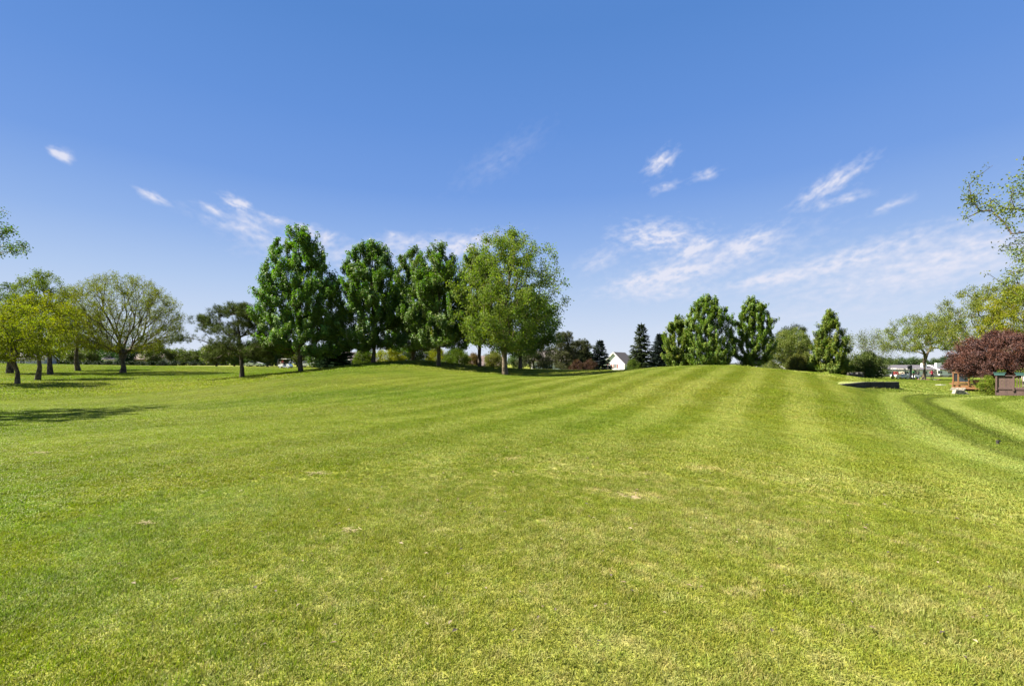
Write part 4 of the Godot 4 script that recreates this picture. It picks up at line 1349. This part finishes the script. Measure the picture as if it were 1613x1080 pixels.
func build_places():
	rng.seed = 31
	# retaining walls of the tee
	var pts := [Vector2(21.7, -30.1), Vector2(23.2, -30.9), Vector2(24.6, -31.9), Vector2(28.2, -33.4), Vector2(28.9, -34.3)]
	var tops := [.24, .28, .31, .25, .1]
	timber_wall("dark timber retaining wall at the foot of the striped ridge", pts, tops, 6, .13, [M.tim_a, M.tim_b])
	var bank := MB.new()
	for i in pts.size() - 1:
		var a: Vector2 = pts[i]
		var b: Vector2 = pts[i + 1]
		for k in 6:
			for r in 5:
				var qs := []
				for e in [[k, r], [k + 1, r], [k + 1, r + 1], [k, r + 1]]:
					var p := a.lerp(b, e[0] / 6.0)
					var y := lerpf(tops[i], tops[i + 1], e[0] / 6.0) - .03
					var g: Vector2 = p + Vector2(-.45, -.9) * e[1] * .8
					var f: float = e[1] / 5.0
					qs.append(Vector3(g.x, lerpf(y, maxf(height(g.x, g.y) + .015, y - .25), f * f * (3 - 2 * f)), g.y))
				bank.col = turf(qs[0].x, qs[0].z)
				bank.quad(qs[0], qs[1], qs[2], qs[3])
	var bo := part(self, "lawn_bank", bank, tex(vmat(.95), grain(5, .03, .55, 1.25, 5, 256), Vector3(.45, .45, .45)))
	bo.set_meta("kind", "structure")
	timber_wall("short dark edging wall of timbers below the airy bush", [Vector2(30.6, -41.6), Vector2(31.6, -41.9), Vector2(32.7, -42.6)], [.62, .62, .5], 3, .13, [M.tim_a, M.tim_b])
	var rk := thing("rock_edging", "row of rough stones lying on the short dark edging wall", "stones", Vector3(31.6, .62, -42.0))
	for i in 7: stone(rk, Vector3(-.8 + i * .28, .07, -.15 - .09 * i + .4), Vector3(rf(.2, .3), .15, .22), M.stone_b if i % 2 else M.tim_b)
	# cedar deck
	var dk := thing("cedar_deck", "raised orange cedar deck on a stone footing, half hidden by the purple-leaved tree", "deck", on(37.6, -39.0), -.7)
	dk.position.y = -.72
	for i in 24: boxp(dk, "deck_board", Vector3(1.35, .5, -.07 - i * .145), Vector3(2.7, .035, .138), M.cedar if i % 2 else M.cedar_b)
	for i in 2: boxp(dk, "fascia_board", Vector3(1.35, .39 - i * .16, .03), Vector3(2.76, .15, .04), M.cedar)
	for x in [.05, .36, 1.0, 2.0, 2.65]: boxp(dk, "post", Vector3(x, 1.0 if x < 1.5 else .7, .1), Vector3(.1, 1.04, .1) if x < 1.5 else Vector3(.1, .44, .1), M.cedar_b)
	boxp(dk, "rail", Vector3(.52, 1.53, .1), Vector3(1.1, .06, .16), M.cedar)
	boxp(dk, "rail", Vector3(.52, .72, .1), Vector3(1.1, .09, .06), M.cedar)
	boxp(dk, "rail", Vector3(1.85, .78, .1), Vector3(1.7, .07, .12), M.cedar)
	boxp(dk, "screen_panel", Vector3(.2, 1.12, .1), Vector3(.2, .68, .03), M.black)
	boxp(dk, "screen_panel", Vector3(.68, 1.1, .1), Vector3(.5, .66, .03), M.glass)
	for x in [.3, 1.0, 1.7, 2.4]: boxp(dk, "footing_post", Vector3(x, .1, -.35), Vector3(.14, .5, .14), M.tim_a)
	for r in 2:
		for i in 4: stone(dk, Vector3(-.05 + i * .22 + r * .08, .05 + r * .14, .14), Vector3(.22, .14, .2), M.stone_a if (i + r) % 2 else M.stone_b)
	for q in [["terracotta flower pot on the cedar deck", 39.2, -38.6, M.brick], ["second terracotta flower pot on the cedar deck, farther from the corner", 39.8, -38.2, M.brick]]:
		var pot := thing("flower_pot", q[0], "pot", Vector3(q[1], -.2, q[2]))
		var pm := MB.new()
		pm.tube(PackedVector3Array([Vector3(0, 0, 0), Vector3(0, .01, 0), Vector3(0, .34, 0), Vector3(0, .34, 0), Vector3(0, .4, 0), Vector3(0, .4, 0)]), PackedFloat32Array([.01, .13, .19, .22, .22, .01]), 12)
		part(pot, "pot_body", pm, q[3])
	# loose stone edging on the lawn
	var st := thing("stone_edging", "tapering low dry-stone edging of pale blocks on the lawn before the cedar deck", "stones", on(34.3, -35))
	for r in 3:
		for i in 5 - r:
			stone(st, Vector3(-.55 + i * .27 + r * .03, .06 + r * .12 - i * .015, .2 - i * .05), Vector3(.27, .125, .3), M.stone_a if (i + r) % 3 else M.stone_b)
	# brown deck with solid skirt and balusters
	var bd := thing("brown_deck", "dark brown painted deck with boarded skirt, solid panel and balusters", "deck", on(35.0, -33.0), -.8)
	for i in 32: boxp(bd, "skirt_board", Vector3(.07 + i * .142, .2, 0), Vector3(.136, .62, .03), M.brown_a if i % 3 else M.brown_b)
	boxp(bd, "rim_joist", Vector3(2.25, .55, .03), Vector3(4.6, .14, .05), M.brown_b)
	for i in 6: boxp(bd, "panel_board", Vector3(.07 + i * .132, 1.02, 0), Vector3(.126, .8, .03), M.brown_a if i % 3 else M.brown_b)
	for x in [.0, .84, 2.4, 4.4]: boxp(bd, "post", Vector3(x, .95, .06), Vector3(.1, 1.1, .1), M.brown_a)
	for i in 27: boxp(bd, "baluster", Vector3(1.0 + i * .13, 1.02, .03), Vector3(.045, .82, .04), M.brown_a)
	boxp(bd, "rail", Vector3(2.25, 1.47, .03), Vector3(4.7, .06, .16), M.brown_b)
	boxp(bd, "floor", Vector3(2.25, .5, -1.9), Vector3(4.5, .05, 3.6), M.brown_a)
	for i in 24: boxp(bd, "side_board", Vector3(-.02, .2, -.1 - i * .142), Vector3(.03, .62, .136), M.brown_a if i % 3 else M.brown_b)
	var ed := thing("paving_edge", "pale paving edge along the foot of the brown deck", "paving", bd.position + Vector3(0, .0, 0), -.8)
	boxp(ed, "slab", Vector3(2.2, -.02, .14), Vector3(4.8, .1, .2), M.concrete)
	var base := bd.transform
	for q in [["small teal planter box at the corner of the brown deck rail", .15, .5], ["long teal planter box on the brown deck rail above the balusters", 1.9, 1.9]]:
		var pb := thing("planter_box", q[0], "planter", base * Vector3(q[1], 1.5, .03), -.8, "teal planter boxes")
		var bm := MB.new()
		bm.prism([Vector2(-q[2] / 2, 0), Vector2(-q[2] / 2 - .04, .17), Vector2(q[2] / 2 + .04, .17), Vector2(q[2] / 2, 0)], -.12, .12)
		part(pb, "box", bm, M.green_paint)
		boxp(pb, "rim", Vector3(0, .18, 0), Vector3(q[2] + .14, .04, .3), M.green_paint)
		var tr := []
		var cc := PackedColorArray()
		for i in int(q[2] * 16):
			tr.append(Transform3D(Basis(rdir(), rf(0, 3)).scaled(Vector3.ONE * rf(.16, .26)), Vector3(rf(-q[2] / 2, q[2] / 2), .24 + rf(0, .08), rf(-.1, .1))))
			cc.append(Color(.17, .24, .03) * rf(.7, 1.3))
		multi(pb, "plants", proto.shrub, M.leaf_light, tr, cc)
	for q in [["white patio chair behind the balusters of the brown deck", 1.6, -.6], ["second white patio chair behind the balusters, farther along the brown deck", 2.4, -.5]]:
		var ch := thing("patio_chair", q[0], "chair", base * Vector3(q[1], .53, q[2]), 1.7, "patio chairs")
		boxp(ch, "seat", Vector3(0, .42, 0), Vector3(.5, .05, .48), M.cream)
		boxp(ch, "backrest", Vector3(0, .72, -.24), Vector3(.5, .56, .05), M.cream, Basis(Vector3.RIGHT, -.15))
		for sx in [-.22, .22]:
			for sz in [-.2, .2]: boxp(ch, "leg", Vector3(sx, .2, sz), Vector3(.05, .4, .05), M.cream)
			boxp(ch, "armrest", Vector3(sx, .62, 0), Vector3(.05, .04, .46), M.cream)
	var bp := {"h": 1.35, "w": 1.1, "bole": .1, "low": .15, "pro": DOME, "tips": 70, "leaf": "shrub", "size": .36, "per": 4, "col": Color(.16, .21, .025), "lm": M.leaf_light, "leader": .5, "rbase": .03, "bark": M.bark, "alpha": .1, "rmin": -.1, "seg": .5, "upb": .1, "cat": "bush"}
	tree("shrub", "leafy yellow-green shrub squeezed between the two decks", on(36.1, -34.6), bp, "", 90)
	var sl := thing("stone_slab", "pale flat slab lying in the lawn before the carts", "slab", on(42.2, -45, .02), .3)
	boxp(sl, "slab", Vector3.ZERO, Vector3(.75, .08, .5), M.concrete)
	var sp := thing("sprinkler_head", "small grey sprinkler head sticking out of the curved mowing line", "sprinkler", on(11.7, -11))
	var sm := MB.new()
	sm.tube(PackedVector3Array([Vector3(0, -.05, 0), Vector3(0, .1, 0), Vector3(0, .1, 0), Vector3(0, .14, 0), Vector3(0, .145, 0)]), PackedFloat32Array([.035, .035, .05, .045, .005]), 10)
	part(sp, "body", sm, M.tim_b)
	sp.scale = Vector3.ONE * .75
	boxp(sp, "nozzle", Vector3(.045, .115, .02), Vector3(.03, .03, .05), M.black)
	straw_clump(on(-8.4, -8.1), .34, 46, "clump of dry straw left on the grass beside the shaded hollow", 1)
	straw_clump(on(-2.8, -6.5), .26, 40, "small heap of dry clippings lying with dark bits of soil", 2)
	straw_clump(on(-1.5, -4.3), .12, 26, "tiny twist of pale dry grass by itself on green lawn", 3)
	straw_clump(on(-3.6, -4.5), .1, 22, "tiny curl of straw in the thick cool-green grass", 4)
	var fl := MB.new()
	fl.tri(Vector3(-.5, 0, 0), Vector3(0, .2, .25), Vector3(.5, .05, 0)); fl.tri(Vector3(-.5, 0, 0), Vector3(.5, .05, 0), Vector3(.05, .1, -.25))
	var ft := []
	var fcol := PackedColorArray()
	for i in 420:
		var x := rng.randfn() * 3.4 + .3
		var z := -2.4 - absf(rng.randfn()) * 4.2
		ft.append(Transform3D(Basis(Vector3.UP, rng.randf() * TAU).scaled(Vector3.ONE * rf(.012, .05)), on(x, z, rf(.03, .045))))
		var b := rf(.5, 1.2)
		fcol.append([Color(.15, .105, .06), Color(.06, .045, .03), Color(.21, .17, .095)][i % 3] * b)
	var fo := multi(self, "dead_leaf_bits", fl.mesh(), M.cloth, ft, fcol)
	fo.set_meta("label", "scattered brown bits of dead leaf and clippings on the worn lawn")
	fo.set_meta("category", "leaf litter")
	# the carts and golfers on the right
	var c1 := on(67.9, -80)
	golf_cart("white golf cart with dark red seat, parked apart from the tree trunk", c1, PI * .02, M.seat_red, "golf carts by the umbrella-shaped tree")
	golf_cart("white golf cart with tan seat, half behind the golfer in green", on(71.2, -81.5), PI - .1, M.seat_tan, "golf carts by the umbrella-shaped tree")
	golf_cart("white golf cart behind the umbrella-shaped tree's trunk", on(74.0, -86), .2, M.seat_tan, "golf carts by the umbrella-shaped tree")
	golf_bag("dark golf bag strapped behind the cart with the dark red seat", c1 + Vector3(-1.45, .52, .2), M.black, "golf bags")
	golf_bag("navy golf bag strapped behind the cart half hidden by the golfer in green", on(72.6, -81.6, .52), M.navy, "golf bags")
	person("person in red shirt and black trousers standing with hands on hips", on(74.5, -81), -.5, standing(1), [Color(.42, .04, .07), Color(.015, .015, .018), Color(.35, .2, .14), Color(.03, .025, .02), Color(.02, .02, .02)])
	person("person in green shirt and dark trousers standing beside the carts", on(69.6, -79.2), .6, standing(0), [Color(.06, .3, .1), Color(.02, .02, .025), Color(.35, .2, .14), Color(.05, .22, .08), Color(.02, .02, .02)])
	var tp := thing("tee_sign", "dark tee sign box on a post beside the golf carts", "sign", on(70.4, -80.6))
	boxp(tp, "post", Vector3(0, 1.2, 0), Vector3(.22, 2.6, .2), M.black)
	boxp(tp, "sign_box", Vector3(-.2, 2.1, .02), Vector3(.62, .62, .3), M.black)
	var bench := thing("flower_bed", "low reddish bed of plants and edging at the foot of the umbrella-shaped tree", "flower bed", on(68.9, -75.4))
	for i in 9: stone(bench, Vector3(cos(i * .7) * 1.5, .05, sin(i * .7) * .8), Vector3(.4, .22, .35), M.brick if i % 2 else M.stone_b)
	# left cart
	var lc := on(-44.6, -90)
	golf_cart("white golf cart carrying a rider in red, driving across the far lawn", lc, -.15, M.seat_tan, "")
	person("person in dark red shirt sitting in the golf cart on the far lawn", lc + Basis(Vector3.UP, -.15) * Vector3(-.45, .94, .28), -.15, sitting(), [Color(.4, .02, .03), Color(.03, .03, .04), Color(.35, .2, .14), Color(.3, .28, .25), Color(.02, .02, .02)])
	golf_bag("dark golf bag on the back of the cart crossing the far lawn", lc + Vector3(-1.45, .5, .2), M.black, "golf bags")
	car("white car parked beyond the far lawn under yellow-green trees", on(-64, -114), .1, M.white)
	car("pale car parked beyond the far lawn behind the lone maple's trunk", on(-50.4, -113), .0, M.white)
	var tent := thing("canopy_tent", "white peaked canopy tent behind the golf cart on the far lawn", "tent", on(-73.6, -142), .4)
	var tm := MB.new()
	for i in 4:
		var a := Vector3(1.5, 2.0, 1.5).rotated(Vector3.UP, i * PI / 2)
		var b := Vector3(1.5, 2.0, 1.5).rotated(Vector3.UP, (i + 1) * PI / 2)
		tm.tri(a, b, Vector3(0, 3.2, 0)); tm.quad(a, a - Vector3(0, .3, 0), b - Vector3(0, .3, 0), b)
	part(tent, "canopy", tm, M.white)
	for i in 4:
		var a := Vector3(1.45, .9, 1.45).rotated(Vector3.UP, i * PI / 2)
		boxp(tent, "leg", a, Vector3(.08, 2.0, .08), M.white)
	ribbon("cart_path", "pale cart path crossing the far fairway", [Vector2(-100, -126), Vector2(-84, -132), Vector2(-66, -134)], 2.4, M.concrete)
	# houses
	house("white house with steep gable, red shutters and a small deck behind the ridge", on(35.2, -150), PI / 2 - .62, {"w": 9.0, "d": 7.2, "wh": 3.0, "rh": 3.6, "wall": M.siding_white, "roof": M.roof_brown, "barge": M.trim, "win": [["l", -1.4, 2.2, .8, 1.1, true], ["l", .6, 2.2, .8, 1.1, true], ["f", -2, 1.8, 1, 1.2], ["f", 2, 1.8, 1, 1.2]]})
	var hd := thing("house_deck", "dark railed deck on posts before the white gabled house", "deck", on(36.6, -145.4))
	boxp(hd, "floor", Vector3(0, .9, 0), Vector3(3.0, .14, 1.8), M.trim)
	boxp(hd, "rail", Vector3(0, 1.8, .85), Vector3(3.0, .08, .08), M.black)
	for i in 13: boxp(hd, "baluster", Vector3(-1.44 + i * .24, 1.36, .85), Vector3(.06, .85, .04), M.black)
	for x in [-1.4, 0, 1.4]: boxp(hd, "post", Vector3(x, .3, .8), Vector3(.14, 1.2, .14), M.trim)
	var gar := thing("garage", "low garage with dark blue bays between slanting white columns", "garage", on(42.0, -146))
	boxp(gar, "wall", Vector3(0, 1.2, -2.0), Vector3(6.4, 2.6, 4.0), M.siding_white)
	for i in 3: boxp(gar, "bay_door", Vector3(-2.0 + i * 2.0, 1.1, .06), Vector3(1.5, 2.2, .08), M.navy)
	for i in 4: boxp(gar, "column", Vector3(-3.0 + i * 2.0, 1.25, .25), Vector3(.25, 2.6, .25), M.trim, Basis(Vector3.BACK, .12))
	var gr := MB.new()
	gr.prism([Vector2(-3.5, 2.55), Vector2(-3.2, 3.3), Vector2(3.2, 3.3), Vector2(3.5, 2.55)], -4.3, .5)
	part(gar, "roof", gr, M.roof_brown)
	house("grey gabled house with white trim and pinkish roof behind the broad dark spruce", on(-40.5, -118), PI / 2 - .3, {"w": 11.0, "d": 6.0, "wh": 1.6, "rh": 2.2, "wall": M.siding_grey, "roof": M.roof_pink, "win": [["l", 0, 1.4, .9, 1.0], ["r", 0, 1.4, .9, 1.0], ["f", 0, 1.0, 1, 1]]})
	house("white house with a tall gable window glimpsed behind the mound", on(-22.2, -115), PI / 2, {"w": 7.0, "d": 4.6, "wh": 1.9, "rh": 1.6, "wall": M.siding_white, "roof": M.roof_grey, "win": [["l", 0, 1.3, 1.8, 1.4]]})
	house("beige house with low pinkish roof seen between the mound trunks", on(-7.5, -108), .1, {"w": 9.0, "d": 7.0, "wh": 1.2, "rh": 2.2, "wall": M.siding_beige, "roof": M.roof_pink, "win": [["f", -2, .8, 1, .8]]})
	house("white house with paired tall windows behind the dark pines", on(10.6, -118), 0, {"w": 11.0, "d": 7.0, "wh": 3.0, "rh": 2.4, "wall": M.siding_white, "roof": M.roof_brown, "win": [["f", -2.3, 1.6, 1.0, 1.8], ["f", -.9, 1.6, 1.0, 1.8], ["f", 2.5, 1.6, 1.2, 1.4]]})
	house("grey gabled house half hidden between two bright maples beyond the ridge", on(44.2, -112), PI / 2 - .35, {"w": 8.0, "d": 5.6, "wh": 1.6, "rh": 2.0, "wall": M.siding_grey, "roof": M.roof_brown, "win": [["l", 0, 1.2, 1, 1]]})
	house("brown-roofed house with white barge boards between the forked maple and the olive-green bush", on(61.8, -110), PI / 2 - .5, {"w": 9.0, "d": 6.4, "wh": 1.7, "rh": 2.5, "wall": M.siding_grey, "roof": M.roof_brown, "win": [["l", 0, 1.2, 1, 1], ["r", 0, 1.2, 1, 1]]})
	var hw := {"w": 19.0, "d": 8.0, "wh": 2.5, "rh": 1.6, "wall": M.siding_white, "roof": M.roof_grey, "win": [["f", -7.5, 1.4, 1.6, 1.0], ["f", -4, 1.4, 1.2, 1.0], ["f", -1, 1.4, 1.2, 1.0], ["f", 6, 1.4, 1.6, 1.0]], "door": [[2.2, 1.1, 2.1, M.black]], "chimney": 7.2, "cz": 2.2, "cw": 1.7, "cm": M.siding_white}
	house("long low white house with dark grey roof and white chimney behind the golf carts", on(146, -172), 0.02, hw)
	var hw2 := hw.duplicate(); hw2.merge({"w": 15.0, "chimney": -6.5, "cw": 1.8}, true)
	house("long low white house with dark grey roof behind the golfer in red", on(164, -171), 0.0, hw2)
	var gw := thing("garden_wall", "long low brown-grey stone wall in front of the white houses", "wall", on(142, -150))
	for r in 2:
		for i in 46: boxp(gw, "stone", Vector3(-22 + i * .98 + r * .45, .1 + r * .42, 0), Vector3(.95, .4, .4), M.stone_b if (i * 7 + r * 3) % 3 else M.soil)
	var hp := {"w": 10.0, "d": 7.0, "wh": 2.2, "rh": 1.7, "wall": M.siding_beige, "roof": M.roof_pink, "win": [["f", -2.5, 1.2, 1.2, 1.0], ["f", 1.5, 1.2, 1.2, 1.0]]}
	house("small orange-brown shed beside the white canopy tent", on(-75.8, -140), .3, {"w": 3.4, "d": 3.0, "wh": 1.7, "rh": .9, "wall": M.cedar, "roof": M.roof_brown, "win": [["f", 0, 1.0, .8, .7]]})
	house("small house with pinkish roof in the distant tree line", on(-128, -161), .2, hp)
	var hg := hp.duplicate(); hg.merge({"w": 13.0, "wall": M.siding_grey, "roof": M.roof_grey}, true)
	house("grey house behind the thick-trunked tree of the hollow row", on(-150, -140), .4, hg)
	var hg2 := hg.duplicate(); hg2.merge({"w": 9.0, "wall": M.siding_white}, true)
	house("whitish house glimpsed past the fan-shaped tree's trunk", on(-141, -166), .3, hg2)
	var hed := {"h": 1.5, "w": 3.2, "bole": .1, "low": .1, "pro": DOME, "tips": 40, "leaf": "ball", "size": .9, "per": 5, "col": Color(.02, .032, .014), "leader": .5, "rbase": .05, "bark": M.bark, "alpha": .1, "rmin": -.2, "seg": 1.0, "upb": .1, "cat": "bush"}
	for i in 22:
		tree("hedge_bush", "dark clipped bush in the low hedge along the far fairway edge", on(-150 + i * 3.2, -146 - i * .35), hed.duplicate(), "far hedge", 300 + i)
